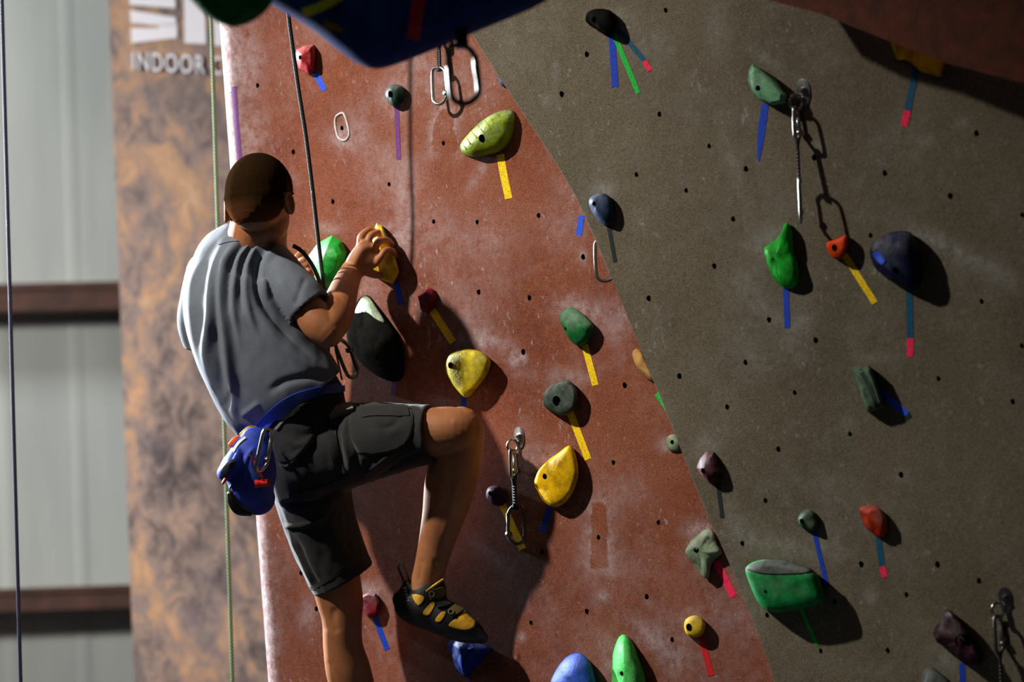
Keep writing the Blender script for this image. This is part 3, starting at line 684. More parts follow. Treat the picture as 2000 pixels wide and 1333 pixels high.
T('straight blue tape from black hold at top', 'g', (1195, 66), (1202, 170), 13, 'blue')
T('long bright green tape from black hold at top', 'g', (1199, 66), (1247, 182), 10, 'green')
T('teal tape with pink tip from black hold at top', 'g', (1206, 55), (1259, 119), 10, 'teal', (1270, 138, 'pink'))
T('twisted blue tape below mint green bowl hold', 'g', (1495, 203), (1482, 315), 14, 'blue', mid=(1487, 262), taper=.25)
T('teal tape with pink tip below mustard slab hold', 'g', (1789, 137), (1773, 216), 14, 'teal', (1766, 246, 'pink'))
T('blue tape below bright green leaf hold', 'g', (1535, 562), (1538, 641), 11, 'blue')
T('yellow tape below small orange hold', 'g', (1649, 497), (1709, 592), 13, 'yellow')
T('teal tape with pink tip below navy domed hold', 'g', (1776, 566), (1778, 661), 13, 'teal', (1778, 697, 'pink'))
T('bright blue tape beside grey green block hold', 'g', (1716, 762), (1772, 810), 13, 'brightblue', (1776, 818, 'black'))
T('dark grey tape below blue black knob hold', 'g', (1189, 440), (1202, 512), 8, 'black')
T('dark grey tape below dark plum facetted hold', 'g', (1402, 942), (1411, 1012), 8, 'black')
T('thin blue tape below small sage green hold', 'g', (1590, 1037), (1616, 1146), 9, 'blue')
T('teal tape with pink tip below red orange cone hold', 'g', (1716, 1050), (1723, 1107), 12, 'teal', (1729, 1128, 'pink'))
T('thin green tape below large bottle green ledge hold', 'g', (1565, 1190), (1596, 1262), 7, 'green')
T('blue tape cut by bottom edge under dark plum jug hold', 'g', (1879, 1296), (1882, 1360), 12, 'blue')

# ------------------------------------------------------------------ quickdraws
DOWN = Vector((0, 0, -1))
def biner_path(c, x, y, L, W, straight=False):
    """D shaped loop; c is its middle, y its long axis, x its width"""
    pts = [(-.42, .5), (-.5, .30), (-.5, -.25), (-.42, -.44), (-.15, -.52), (.18, -.48), (.46, -.30), (.42, .1), (.40, .32), (.2, .48), (-.1, .53)]
    return [c+x*(a*W)+y*(-b*L) for a, b in catmull(pts, 5, True)]
def carabiner(name, c, x, y, L=.095, W=.055, r=.0045, mat=None, parent=None, gate=True):
    g = G(); g.tube(biner_path(c, x, y, L, W), r, 9, True); o = g.build(name, mat or M['steel'], parent)
    if gate:
        z = x.cross(y).normalized(); g = G()
        g.tube([c+x*(.42*W)+y*(.26*L)+z*r*.6, c+x*(.43*W)-y*(.34*L)+z*r*.6], r*.75, 8); g.build('gate', mat or M['steel'], o)
        g = G(); g.cyl(c+x*(.42*W)+y*(.24*L)-z*r*1.5, z, r*1.6, r*3, 12); g.build('rivet', mat or M['steel'], o)
    return o
def hanger(label, key, px, s=1.0):
    pl = SURF[key][0]; c = pl.at(*px); n = pl.n
    root = bpy.data.objects.new('bolt_hanger', None); COL.objects.link(root); root.location = c
    def place(o): o.parent = root; o.matrix_parent_inverse = Matrix.Translation(-c); return o
    g = G(); N_ = 24; rg = []
    for z, k_ in ((0, 1), (.003, 1), (.0035, .9)):
        rg.append([c+(pl.u*math.cos(2*math.pi*i/N_)*.017*s+pl.v*(math.sin(2*math.pi*i/N_)*(.024 if math.sin(2*math.pi*i/N_) > 0 else .034)*s))*k_+n*z for i in range(N_)])
    g.rings(rg); place(g.build('plate', M['steel'], None, True, 40))
    g = G(); g.cyl(c+n*.003, n, .011*s, .0025, 20); place(g.build('washer', M['steel'], None, True, 40))
    g = G(); g.cyl(c+n*.005, n, .0075*s, .008, 6); g.cyl(c+n*.012, n, .004*s, .006, 12); place(g.build('bolt', M['steel'], None, True, 30))
    # ear that bends out from the wall, with its eye
    e = c+pl.v*(-.024*s)+n*.018*s-pl.u*.012*s
    ax = (n*.8-pl.u*.5).normalized(); g = G()
    g.tube([e+ax*(math.cos(t)*.014*s)+pl.v*(math.sin(t)*.016*s) for t in [2*math.pi*i/20 for i in range(20)]], .0038*s, 8, True)
    place(g.build('ear', M['steel']))
    tag(root, label, 'bolt hanger'); return e
def quickdraw(label, top, L1, sl, L2, xdir, xdir2, m1='steel', m2='steel', swing=None, slw=.008, gate2=True):
    """top: where the upper carabiner hangs; lengths in metres, straight down"""
    root = bpy.data.objects.new('quickdraw', None); COL.objects.link(root); root.location = top
    dn = (DOWN+(swing or Vector((0, 0, 0)))).normalized()
    def place(o): o.parent = root; o.matrix_parent_inverse = Matrix.Translation(-top); return o
    c1 = top+dn*(L1*.42); place(carabiner('carabiner', c1, xdir, dn, L1, L1*.55, .0048, M[m1], None, True))
    s0 = top+dn*(L1*.86); s1 = s0+dn*sl; g = G(); n_ = 12; rings = []
    side = xdir2.cross(dn).normalized()
    for i in range(n_+1):
        t = i/n_; wd = slw*(1.25 if t < .15 or t > .85 else .85); th = .004 if .15 < t < .85 else .006
        p = s0+(s1-s0)*t; rings.append([p+xdir2*wd*math.cos(a)+side*th*math.sin(a) for a in [2*math.pi*k_/10 for k_ in range(10)]])
    g.rings(rings); sling = place(g.build('sling', M['webbing']))
    g = G()
    for i in range(7):
        p = s0+(s1-s0)*(.32+.08*i); g.tube([p-xdir2*slw*.75+side*.0035-ray(1000, 600)*.004, p-ray(1000, 600)*.006, p+xdir2*slw*.4-ray(1000, 600)*.004-dn*.002], .0011, 5)
    st = g.build('stitching', M['stitch'], sling)
    c2 = s1+dn*(L2*.42); place(carabiner('carabiner', c2, xdir2, dn, L2, L2*.55, .0045, M[m2], None, gate2))
    tag(root, label, 'quickdraw'); return root
CR = Vector((1, 0, 0))
def rot(a): return Vector((math.cos(R(a)), math.sin(R(a)), 0))
def mm(px1, px2, d): return (px2-px1)*d/FPX
e = hanger('silver bolt hanger beside shiny quickdraw near climber knee', 'o', (1015, 852))
quickdraw('black quickdraw with silver carabiners beside flat yellow hold', e+Vector((0, 0, -.018)), .070, .088, .094, rot(70), rot(150), m2='dullsteel', swing=Vector((.0, .0, 0)))
e = hanger('silver bolt hanger beside mint green hold', 'g', (1570, 176), 1.15)
quickdraw('black quickdraw hanging on grey wall with its lower carabiner edge on', e+Vector((0, 0, -.022)), .075, .11, .10, rot(68), rot(85), slw=.007)
e = hanger('dull bolt hanger in lower right corner of grey wall', 'g', (1964, 1168), 1.1)
quickdraw('quickdraw in lower right corner cut off by picture edge', e+Vector((0, 0, -.023)), .085, .11, .095, rot(60), rot(80), m1='dullsteel', m2='dullsteel')
e = hanger('bolt hanger on orange wall hidden behind blue volume', 'o', (868, 6))
quickdraw('small silver quickdraw below blue volume at top', e+Vector((0, 0, -.020)), .07, .075, .092, rot(70), rot(-40))
e = hanger('bolt hanger on orange wall hidden behind grey wall edge', 'o', (1192, 335))
quickdraw('grey quickdraw with carabiner half hidden behind grey wall edge', e+Vector((0, 0, -.020)), .07, .08, .10, rot(60), rot(0), m2='dullsteel', gate2=False)

# ------------------------------------------------------------------ volumes overhead (nearer than the wall)
def volume(name, label, outline, d0, thick, mat, cat, back=1.0, bulge=.8):
    """an overhead feature: outline at its widest, rounded towards the viewer and away"""
    q = catmull(outline, 5, True); n = len(q); cx = sum(p[0] for p in q)/n; cy = sum(p[1] for p in q)/n; g = G(); rings = []
    for i in range(15):
        t = -1+2*i/14; s_ = (1-abs(t)**2.6)**.5*.999+.001
        dd = d0+t*thick
        k_ = dd/d0
        rings.append([P(cx+(p[0]-cx)*s_, cy+(p[1]-cy)*s_, d0)+FW*(t*thick) for p in q])
    g.rings(rings); o = g.build(name, mat, None, True)
    bm = bmesh.new(); bm.from_mesh(o.data); bmesh.ops.recalc_face_normals(bm, faces=bm.faces); bm.to_mesh(o.data); bm.free()
    tag(o, label, cat); return o, bvh_of(o.data)
bluev, bvb = volume('climbing_volume', 'big dark blue rounded volume hanging down at top with yellow and red tape', [(500, -30), (520, 0), (540, 14), (600, 50), (660, 97), (700, 124), (735, 133), (780, 122), (860, 90), (950, 52), (1060, 4), (1150, -60), (1180, -150), (900, -220), (600, -180)], 3.3, .2, holdmat('navy_texture', (34, 62, 140), .05, .8), 'climbing volume')
decal('yellow_tape', bvb, [(592, 26, 9), (640, 6, 9), (690, -25, 9)], M['t_yellow'], bluev, .001)
decal('red_tape', bvb, [(806, 76, 13), (812, 40, 13), (820, -10, 13)], M['t_red'], bluev, .001)
decal('worn_tape', bvb, [(632, 46, 7), (650, 52, 8), (672, 60, 4)], M['t_rust'], bluev, .001)
volume('climbing_volume', 'dark green rounded volume at top left beside blue one', [(352, -30), (380, 8), (408, 34), (440, 49), (462, 51), (500, 36), (530, 6), (545, -40), (540, -120), (420, -150), (350, -110)], 2.95, .11, holdmat('green_texture', (34, 124, 54), .05, .8), 'climbing volume')
# brown overhang at top right
rw = plain('brown_overhang_paint', (100, 42, 14), .85, 0, .003, 90, .3)
g = G(); fr = [(1420, -40), (1500, 0), (1600, 26), (1740, 82), (1850, 124), (2000, 163), (2300, 250), (2500, -700), (1500, -700)]
v1 = [GW.at(x, y, .22) for x, y in fr]; v2 = [p-GW.n*.20+Vector((.02, .0, .12)) for p in v1]
n = len(fr); g.add(v1+v2, [tuple(range(n)), tuple(range(2*n-1, n-1, -1))]+[(i, (i+1) % n, n+(i+1) % n, n+i) for i in range(n)])
tag(g.build('wall_overhang', rw, None, False), 'dark brown overhanging wall section at top right', kind='structure')

# ------------------------------------------------------------------ ropes
def rope(label, pts, r, c1, c2, name='rope', cat='rope', sub=8):
    k = N(name+'_weave'); wv = k.n('ShaderNodeTexWave'); wv.inputs['Scale'].default_value = 42; wv.inputs['Distortion'].default_value = .6
    mp = k.n('ShaderNodeMapping'); mp.inputs['Rotation'].default_value = (.5, .8, .3); k.l(k.co, mp.inputs[0]); k.l(mp.outputs[0], wv.inputs['Vector'])
    col = k.ramp(wv.outputs['Fac'], [(.35, c1), (.65, c2)]); k.bump(wv.outputs['Fac'], .5, .001); mt = k.out(col, .8)
    q = [Vector(p[:3]) for p in catmull([list(p) for p in pts], sub)]
    g = G(); g.tube(q, r, 10); return tag(g.build(name, mt), label, cat)
def plumb(px, py, d, z0=.3, z1=6.98):
    p = P(px, py, d); return [Vector((p.x, p.y, z)) for z in np.linspace(z0, z1, 9)]
rope('dark blue rope hanging straight in front of metal wall', plumb(22, 666, 5.9), .0055, (18, 22, 44), (40, 48, 80))
rope('pale green rope hanging between rock-print panel and climber', plumb(434, 700, 6.3), .0055, (58, 88, 56), (112, 140, 96))
top = P(566, 50, 5.22); mid = P(630, 560, 5.30); dirn = (top-mid)/(top.z-mid.z)
ptsr = [top+dirn*(6.98-top.z), top+dirn*2, top+dirn*1, top, P(600, 285, 5.25), P(624, 490, 5.30), P(632, 560, 5.31), P(640, 640, 5.36), P(640, 700, 5.37), P(636, 750, 5.36)]
rope('black climbing rope running up from climber harness', ptsr, .0056, (16, 18, 22), (44, 50, 58))
rope('short black rope tail curling out of the tie-in knot', [P(572, 480, 5.20), P(588, 490, 5.2), P(606, 512, 5.22), P(620, 540, 5.26), P(630, 570, 5.29), P(636, 590, 5.29)], .0058, (14, 14, 16), (30, 32, 36))

# foreground carabiner hanging from the blue volume, nearer than the focus
c = P(907, 146, 3.2); root = bpy.data.objects.new('hanging_carabiner', None); COL.objects.link(root); root.location = c
def placeto(o): o.parent = root; o.matrix_parent_inverse = Matrix.Translation(-c); return o
dn = Vector((0.03, 0, -1)).normalized()
placeto(carabiner('carabiner_frame', c, rot(15), dn, .118, .064, .0062, M['dullsteel'], None, False))
g = G(); g.tube([c+rot(15)*.027-dn*.041, c+rot(15)*.031+dn*.022], .0062, 8); placeto(g.build('gate', M['webbing']))
g = G(); up0 = c-dn*.062; g.box(up0-dn*.045, (rot(15)*.013, rot(105)*.003, dn*.052)); placeto(g.build('sling', M['webbing']))
tag(root, 'blurred grey carabiner on black sling hanging from blue volume', 'carabiner')

# ------------------------------------------------------------------ the climber
def skin_mat():
    k = N('skin'); f = k.noise(14, 5, .6)
    col = k.ramp(f, [(.3, (142, 88, 54)), (.7, (168, 110, 70))])
    k.bump(k.noise(240, 3, .6), .15, .0012); k.b.inputs['Subsurface Weight'].default_value = .06
    k.b.inputs['Subsurface Radius'].default_value = (.01, .004, .002); k.b.inputs['Subsurface Scale'].default_value = 1
    return k.out(col, .52, 0, .4)
M['skin'] = skin_mat()
def fabric(name, c, scale=500, fuzz=.05, var=.12):
    k = N(name); d = tuple(x*(1-var) for x in c)
    col = k.ramp(k.noise(scale, 2, .6), [(.35, d), (.65, c)])
    k.bump(k.noise(scale, 2, .6), .25, .0008); k.b.inputs['Sheen Weight'].default_value = fuzz
    return k.out(col, .85, 0, .2)
M['shirt'] = fabric('grey_blue_cotton', (98, 104, 114))
M['shorts'] = fabric('charcoal_ripstop', (34, 33, 33), 300, .15)
M['harness'] = plain('blue_webbing', (22, 54, 150), .6, 0, .0008, 500)
M['blackfab'] = plain('black_fabric', (20, 20, 21), .75, 0, .001, 400)
M['rubber'] = plain('shoe_rubber', (20, 20, 21), .55, 0, .0008, 200)
M['shoe_yellow'] = plain('shoe_yellow', (236, 176, 40), .6, 0, .0006, 300)
M['grey_tab'] = plain('grey_strap', (120, 112, 96), .7)
M['white_text'] = plain('white_print', (210, 210, 205), .6)

def DW(px, py, k): return DO(px, py)-k
body = G()
# torso (under the shirt), neck
body.limb([(492, 470, 5.20, 46, .06), (484, 500, 5.20, 72, .075), (478, 560, 5.21, 92, .10), (488, 640, 5.21, 94, .105), (520, 720, 5.21, 92, .10), (560, 790, 5.21, 92, .11), (592, 860, 5.22, 84, .115), (606, 915, 5.23, 74, .10)], 32, 5, twist=40)
body.limb([(500, 505, 5.19, 66, .065), (501, 474, 5.17, 60, .063), (505, 445, 5.15, 57, .064), (509, 405, 5.14, 55, .07)], 28, 5)
# right arm
body.limb([(540, 512, 5.14, 32, .05), (564, 553, 5.10, 33, .05), (592, 590, 5.075, 32, .046), (620, 629, 5.055, 35, .046), (640, 648, 5.05, 32, .042)], 26, 5)
wd = DW(690, 530, .155)
body.limb([(636, 644, 5.05, 35, .043), (652, 622, 5.08, 36, .046), (664, 590, 5.15, 32, .044), (674, 560, 5.24, 27, .036), (686, 533, wd, 23, .026), (696, 520, wd+.01, 23, .022)], 26, 5)
# right hand: back of the hand, four fingers curled over the hold, thumb under it
hd = DW(712, 505, .125)
body.limb([(690, 528, wd, 22, .022), (704, 512, hd-.006, 27, .021), (720, 496, hd-.008, 29, .018), (728, 488, hd, 27, .015)], 26, 5)
FING = [((702, 486), (706, 462), (722, 450), (735, 454)), ((713, 489), (724, 461), (740, 455), (750, 462)), ((725, 499), (740, 472), (756, 470), (765, 478)), ((736, 512), (752, 490), (766, 490), (771, 500))]
for i, (a, b, c_, d_) in enumerate(FING):
    h0 = DW(*a, .112-.0*i); r0 = 7.6 if i < 3 else 6.8
    body.limb([(a[0], a[1], h0, r0+1, .011), ((a[0]+b[0])/2, (a[1]+b[1])/2, h0-.010, r0, .0105), (b[0], b[1], h0-.006, r0, .0105), (c_[0], c_[1], h0+.022, r0-.6, .0095), (d_[0], d_[1], h0+.048, r0-1.2, .0085)], 16, 5)
body.limb([(700, 522, hd-.002, 10, .013), (715, 530, hd+.004, 9.5, .012), (730, 536, hd+.016, 8.5, .011), (741, 538, hd+.030, 7.2, .009)], 16, 5)
# left arm, behind the torso, and the left hand on the green hold
body.limb([(402, 530, 5.25, 38, .052), (388, 585, 5.28, 36, .048), (388, 640, 5.31, 33, .045), (402, 678, 5.33, 28, .04)], 24, 5)
body.limb([(402, 676, 5.33, 29, .04), (440, 650, 5.35, 34, .044), (500, 600, 5.38, 28, .036), (556, 552, 5.41, 22, .026), (572, 540, 5.42, 22, .022)], 24, 5)
body.limb([(566, 543, 5.42, 22, .022), (580, 530, 5.43, 24, .02), (590, 524, 5.44, 20, .016)], 20, 5)
for a, b, c_ in (((582, 514), (594, 507), (601, 511)), ((588, 522), (600, 516), (607, 521)), ((592, 535), (604, 529), (610, 534)), ((594, 547), (606, 543), (612, 548))):
    body.limb([(a[0], a[1], 5.425, 6.8, .010), (b[0], b[1], 5.40, 6.4, .0095), (c_[0], c_[1], 5.425, 5.6, .0085)], 14, 5)
body.limb([(574, 528, 5.43, 8, .011), (580, 505, 5.46, 7.5, .010), (592, 492, 5.48, 6.5, .009)], 14, 5)
# right leg
body.limb([(610, 880, 5.22, 68, .10), (690, 866, 5.17, 58, .085), (770, 854, 5.12, 50, .078), (840, 846, 5.09, 49, .07), (885, 843, 5.08, 48, .064), (906, 846, 5.09, 40, .058)], 30, 5)
body.limb([(900, 836, 5.09, 42, .055), (897, 868, 5.10, 49, .06), (889, 905, 5.12, 51, .062), (878, 955, 5.14, 50, .062), (866, 1008, 5.15, 42, .052), (852, 1062, 5.165, 35, .042), (840, 1108, 5.17, 31, .036), (833, 1140, 5.18, 31, .038), (832, 1160, 5.18, 30, .04), (838, 1180, 5.18, 26, .035)], 30, 5)
# left leg
body.limb([(612, 915, 5.23, 72, .10), (626, 985, 5.26, 62, .088), (640, 1060, 5.28, 54, .078), (655, 1130, 5.30, 49, .068), (665, 1180, 5.31, 45, .06), (668, 1215, 5.315, 39, .056), (670, 1262, 5.33, 39, .058), (680, 1310, 5.34, 44, .06), (694, 1365, 5.36, 42, .055), (708, 1430, 5.38, 31, .042), (718, 1490, 5.39, 25, .034), (722, 1520, 5.39, 27, .038)], 30, 5)
# head
HC0 = P(507, 378, 5.10); yaw = R(24)
hf = Vector((math.sin(yaw), math.cos(yaw), -.10)).normalized(); hs = hf.cross(Vector((-.03, 0, 1))).normalized(); hu = hs.cross(hf).normalized()
body.ell(HC0, (hf*.098, hs*.080, hu*.100), 32, 20)
body.ell(HC0+hf*-.018-hu*.018, (hf*.080, hs*.077, hu*.085), 28, 16)
body.ell(HC0+hf*.038-hu*.058, (hf*.058, hs*.060, hu*.070), 24, 16)
body.ell(HC0+hf*.074-hu*.108, (hf*.022, hs*.026, hu*.020), 16, 10)
body.ell(HC0+hf*.030-hu*.092, (hf*.050, hs*.054, hu*.035), 20, 12)
body.ell(HC0+hf*.086+hu*.008, (hf*.014, hs*.052, hu*.014), 16, 10)
body.limb  # nose, lips
g0 = body; nb = HC0+hf*.098-hu*.030; g0.ell(nb-hu*.010+hf*.006, (hf*.016, hs*.012, hu*.022), 14, 10); g0.ell(nb-hu*.026+hf*.008, (hf*.016, hs*.017, hu*.011), 14, 10)
g0.ell(HC0+hf*.092-hu*.077, (hf*.012, hs*.024, hu*.006), 14, 8); g0.ell(HC0+hf*.090-hu*.089, (hf*.011, hs*.021, hu*.006), 14, 8)
for sd in (-1, 1):
    ec = HC0-hf*.004+hs*sd*(.084 if sd < 0 else .080)-hu*.040
    out = (hs*sd-hf*.45).normalized(); al = (hf+hs*sd*.45).normalized()
    ring = [ec+out*.012+(al*math.cos(t)*.013+hu*(math.sin(t)*.027+.002))-al*.004*math.sin(t) for t in [2*math.pi*i/22 for i in range(22)]]
    g0.tube(ring, .0042, 8, True); g0.ell(ec+out*.004, (al*.012, out*.006, hu*.025), 16, 10); g0.ell(ec+out*.008-hu*.020, (al*.008, out*.005, hu*.008), 12, 8)
bm_ = remeshed(body, .0034, 3, .5)
folds(bm_, [([(640, 600), (660, 580)], 8, .002), ([(868, 900), (862, 960), (850, 1010)], 10, .0025), ([(848, 893), (868, 880), (885, 868)], 5, -.004), ([(896, 930), (880, 1000), (862, 1060)], 7, .002), ([(850, 1090), (848, 1125)], 4, -.002), ([(824, 1090), (818, 1140)], 5, -.002),
    ([(880, 820), (905, 828), (920, 850)], 8, .002), ([(655, 1185), (650, 1215), (660, 1240)], 8, -.003), ([(640, 1225), (644, 1300)], 9, .002)])
person = mko('person', bm_, M['skin']); tag(person, 'man seen from behind climbing in grey T-shirt and dark shorts, gripping green and yellow holds', 'person')
PB = bvh_of(bm_)
# eyes on the turned-away face
for sd in (-1, 1):
    g = G(); g.ell(HC0+hf*.083+hs*sd*.030-hu*.006, (hf*.0125, hs*.0125, hu*.0125), 16, 12); g.build('eye', plain('eye_white', (220, 215, 205), .3), person)
    g = G(); g.ell(HC0+hf*.0925+hs*sd*.030-hu*.006, (hf*.004, hs*.006, hu*.006), 12, 8); g.build('iris', plain('iris_brown', (50, 30, 20), .3), person)
    g = G(); g.ell(HC0+hf*.098+hs*sd*.031+hu*.014, (hf*.004, hs*.020, hu*.004), 12, 8); g.build('eyebrow', plain('brow_brown', (40, 26, 18), .9), person)

# close cropped hair: the scalp's own faces lifted a little, fading out at the nape
def build_hair():
    me = bm_; co = coords(me); nm = normals(me)
    rel = co-np.array(HC0); f_ = rel@np.array(hf); s_ = rel@np.array(hs); u_ = rel@np.array(hu)
    low = np.where(f_ < -.02, -.088, np.where(f_ < .0, -.045, -.035))
    low = np.interp(f_, [-.12, -.04, -.015, .0, .025, .04, .055, .07, .085], [-.092, -.088, -.07, -.018, -.038, -.030, .03, .05, .075])
    near = (np.linalg.norm(rel/1.0, axis=1) < .14)
    earz = (np.abs(s_) > .079) & (u_ < -.01) & (f_ < .03)
    mask = near & (u_ > low) & ~earz
    fade = np.clip((u_-low)/.065, 0, 1)
    faces = [tuple(p.vertices) for p in me.polygons if all(mask[i] for i in p.vertices)]
    used = sorted({i for f in faces for i in f}); mp = {v: i for i, v in enumerate(used)}
    lift = .0012+.0045*np.clip(fade, 0, 1)
    rnd = np.array([noise.noise(Vector(co[i])*160)*.0004 for i in used])
    v = co[used]+nm[used]*(lift[used]+rnd)[:, None]
    me2 = bpy.data.meshes.new('hair'); me2.from_pydata([tuple(x) for x in v], [], [tuple(mp[i] for i in f) for f in faces]); me2.update()
    at = me2.attributes.new('fade', 'FLOAT', 'POINT'); at.data.foreach_set('value', fade[used].astype(np.float32))
    k = N('cropped_hair'); nz = k.noise(700, 2, .7)
    fd = k.math('ADD', k.attr('fade'), k.math('MULTIPLY', k.math('SUBTRACT', nz, .5), .7), True)
    col = k.mix(fd, (116, 70, 44), (20, 14, 8)); col = k.mix(k.math('MULTIPLY', nz, .45), col, (54, 38, 16))
    k.bump(nz, .8, .003); mt = k.out(col, .95, 0, .0); 
    return mko('hair', me2, mt, person)
build_hair()

# T-shirt
sh = G()
sh.limb([(496, 470, 5.18, 54, .06), (487, 487, 5.185, 80, .08), (474, 530, 5.20, 102, .105), (470, 590, 5.20, 112, .125), (486, 655, 5.20, 116, .13), (515, 715, 5.20, 120, .13), (545, 762, 5.205, 122, .13), (574, 797, 5.21, 117, .115)], 48, 6, (False, 'hollow'), twist=45)
sh.limb([(518, 502, 5.165, 40, .066), (542, 520, 5.14, 38, .064), (566, 553, 5.10, 42, .063), (588, 581, 5.08, 45, .064), (605, 603, 5.07, 45, .063)], 36, 6, (True, 'hollow'))
sh.limb([(440, 518, 5.22, 40, .062), (404, 548, 5.25, 43, .060), (390, 592, 5.28, 40, .058), (385, 630, 5.30, 39, .055), (394, 672, 5.32, 36, .052)], 32, 6, (True, 'hollow'))
sm = remeshed(sh, .0042, 4, .5)
folds(sm, [
    ([(446, 462), (425, 510), (415, 560), (412, 620), (404, 690), (420, 780)], 10, .016),
    ([(478, 452), (445, 505), (433, 560), (440, 640), (452, 730), (466, 850)], 9, .018),
    ([(428, 500), (423, 560), (421, 640), (428, 720), (440, 790)], 7, -.009),
    ([(398, 500), (378, 545), (372, 600), (385, 680), (405, 750)], 8, .007),
    ([(505, 458), (470, 500), (458, 550), (456, 600), (470, 680)], 6, .009),
    ([(492, 460), (460, 500), (446, 550), (447, 620)], 5, -.008),
    ([(524, 458), (492, 495), (480, 545), (484, 600), (505, 660)], 6, .008),
    ([(515, 458), (480, 500), (468, 560), (474, 620)], 5, -.007),
    ([(545, 468), (512, 495), (502, 540), (506, 580), (530, 620), (575, 665), (620, 705)], 7, -.013),
    ([(548, 478), (522, 505), (516, 550), (525, 590)], 8, .006),
    ([(500, 600), (530, 650), (580, 700), (640, 735)], 10, .005),
    ([(520, 770), (560, 745), (620, 735), (680, 735)], 8, -.006),
    ([(508, 786), (490, 800), (470, 815)], 6, .005),
    ([(440, 800), (455, 770), (470, 830)], 8, -.005),
    ([(540, 540), (570, 590), (590, 618)], 8, .004), ([(598, 540), (585, 570), (575, 600)], 6, -.003)])
def rumple(me, f, amp):
    co = coords(me); nm = normals(me)
    d_ = np.array([noise.noise(Vector((c[0]*f, c[1]*f, c[2]*f*.5)))+.4*noise.noise(Vector((c[0]*f*2.7, c[1]*f*2.7, c[2]*f*1.6))) for c in co])
    setco(me, co+nm*(d_*amp)[:, None])
rumple(sm, 13, .0032)
shirt = mko('shirt', sm, M['shirt'], person); shirt['label'] = 'loose grey blue cotton T-shirt with long folds'
SB = bvh_of(sm)
decal('collar', SB, [(426, 474, 5), (450, 468, 5), (490, 464, 6), (530, 460, 5), (556, 472, 4)], M['shirt'], shirt, .0025, 3, 6)
decal('sleeve_hem', SB, [(566, 618, 4), (598, 594, 4), (628, 569, 4)], M['shirt'], shirt, .0014, 3, 6)

# shorts
st = G()
st.limb([(568, 790, 5.21, 106, .118), (585, 840, 5.215, 98, .128), (600, 895, 5.22, 92, .13), (606, 930, 5.23, 84, .125)], 44, 6, twist=30)
st.limb([(606, 895, 5.215, 88, .122), (690, 868, 5.17, 82, .108), (762, 858, 5.12, 70, .098), (812, 852, 5.10, 62, .092), (846, 848, 5.085, 58, .088)], 40, 6, (True, 'hollow'))
st.limb([(606, 920, 5.235, 84, .12), (616, 985, 5.26, 74, .108), (636, 1050, 5.28, 70, .10), (658, 1106, 5.295, 67, .095), (672, 1132, 5.30, 66, .092)], 40, 6, (True, 'hollow'))
stm = remeshed(st, .0042, 3, .5)
folds(stm, [
    ([(545, 850), (580, 870), (620, 850)], 5, .006), ([(535, 870), (570, 895), (600, 870)], 4, .006), ([(540, 895), (560, 912), (590, 880), (615, 850)], 4, .007), ([(548, 830), (600, 838), (625, 822)], 4, .005),
    ([(560, 900), (590, 885), (612, 860)], 4, -.005), ([(528, 850), (532, 880), (545, 905)], 5, .006),
    ([(645, 810), (660, 870), (668, 930)], 8, -.010), ([(680, 800), (672, 860), (690, 930)], 7, .006),
    ([(690, 800), (720, 830), (760, 835), (800, 800)], 5, -.006), ([(700, 795), (740, 795), (790, 785)], 5, .007), ([(740, 810), (735, 840), (760, 845), (795, 825), (790, 800)], 4, .005),
    ([(710, 930), (760, 890), (810, 860)], 6, .006), ([(720, 945), (780, 905), (830, 880)], 6, -.005), ([(700, 870), (695, 920)], 6, -.005),
    ([(545, 985), (610, 985), (680, 950)], 7, -.012), ([(548, 1028), (600, 1024), (650, 1000)], 4, .006), ([(560, 1040), (590, 1100), (612, 1150)], 5, .006), ([(578, 1050), (604, 1110), (625, 1150)], 4, -.004),
    ([(640, 1010), (660, 1060), (690, 1100)], 8, .005), ([(675, 1000), (680, 1050)], 6, -.005)])
rumple(stm, 16, .004)
shorts = mko('shorts', stm, M['shorts'], person); shorts['label'] = 'knee length charcoal cargo shorts'
TB = bvh_of(stm)
poly_decal('back_pocket', TB, [(532, 842), (575, 815), (618, 822), (616, 850), (590, 885), (560, 905), (540, 895)], M['shorts'], shorts, .003)
poly_decal('cargo_pocket', TB, [(682, 800), (735, 796), (800, 800), (806, 845), (780, 880), (700, 885)], M['shorts'], shorts, .004)
decal('pocket_flap', TB, [(700, 808, 9), (740, 806, 9), (798, 806, 9)], M['shorts'], shorts, .007, 3, 5)
decal('hem', TB, [(606, 1152, 4), (650, 1126, 4), (708, 1086, 4)], M['shorts'], shorts, .0015, 2, 5)

# harness: waist belt and leg loops over shirt and shorts
BB = BVHTree.FromPolygons([v.co for v in sm.vertices]+[v.co for v in stm.vertices], [tuple(p.vertices) for p in sm.polygons]+[tuple(i+len(sm.vertices) for i in p.vertices) for p in stm.polygons])
har = decal('harness', BB, [(492, 862, 12), (515, 830, 12), (545, 800, 11), (575, 780, 10), (610, 768, 9), (650, 760, 8), (684, 758, 6)], M['harness'], person, .006, 4, 6)
if har:
    har['label'] = 'blue webbing climbing harness belt'
    decal('leg_loop', BB, [(566, 972, 7), (620, 962, 8), (672, 940, 7)], M['blackfab'], har, .004, 3, 6)
    decal('riser_strap', BB, [(540, 838, 2.5), (575, 800, 2.5), (600, 785, 2.5)], M['grey_tab'], har, .007, 2, 6)
    decal('adjuster_strap', BB, [(644, 816, 7), (665, 806, 7), (690, 800, 6)], M['grey_tab'], har, .014, 3, 5)
    decal('leg_loop', BB, [(652, 822, 8), (650, 870, 9), (668, 925, 8)], M['blackfab'], har, .004, 3, 6)

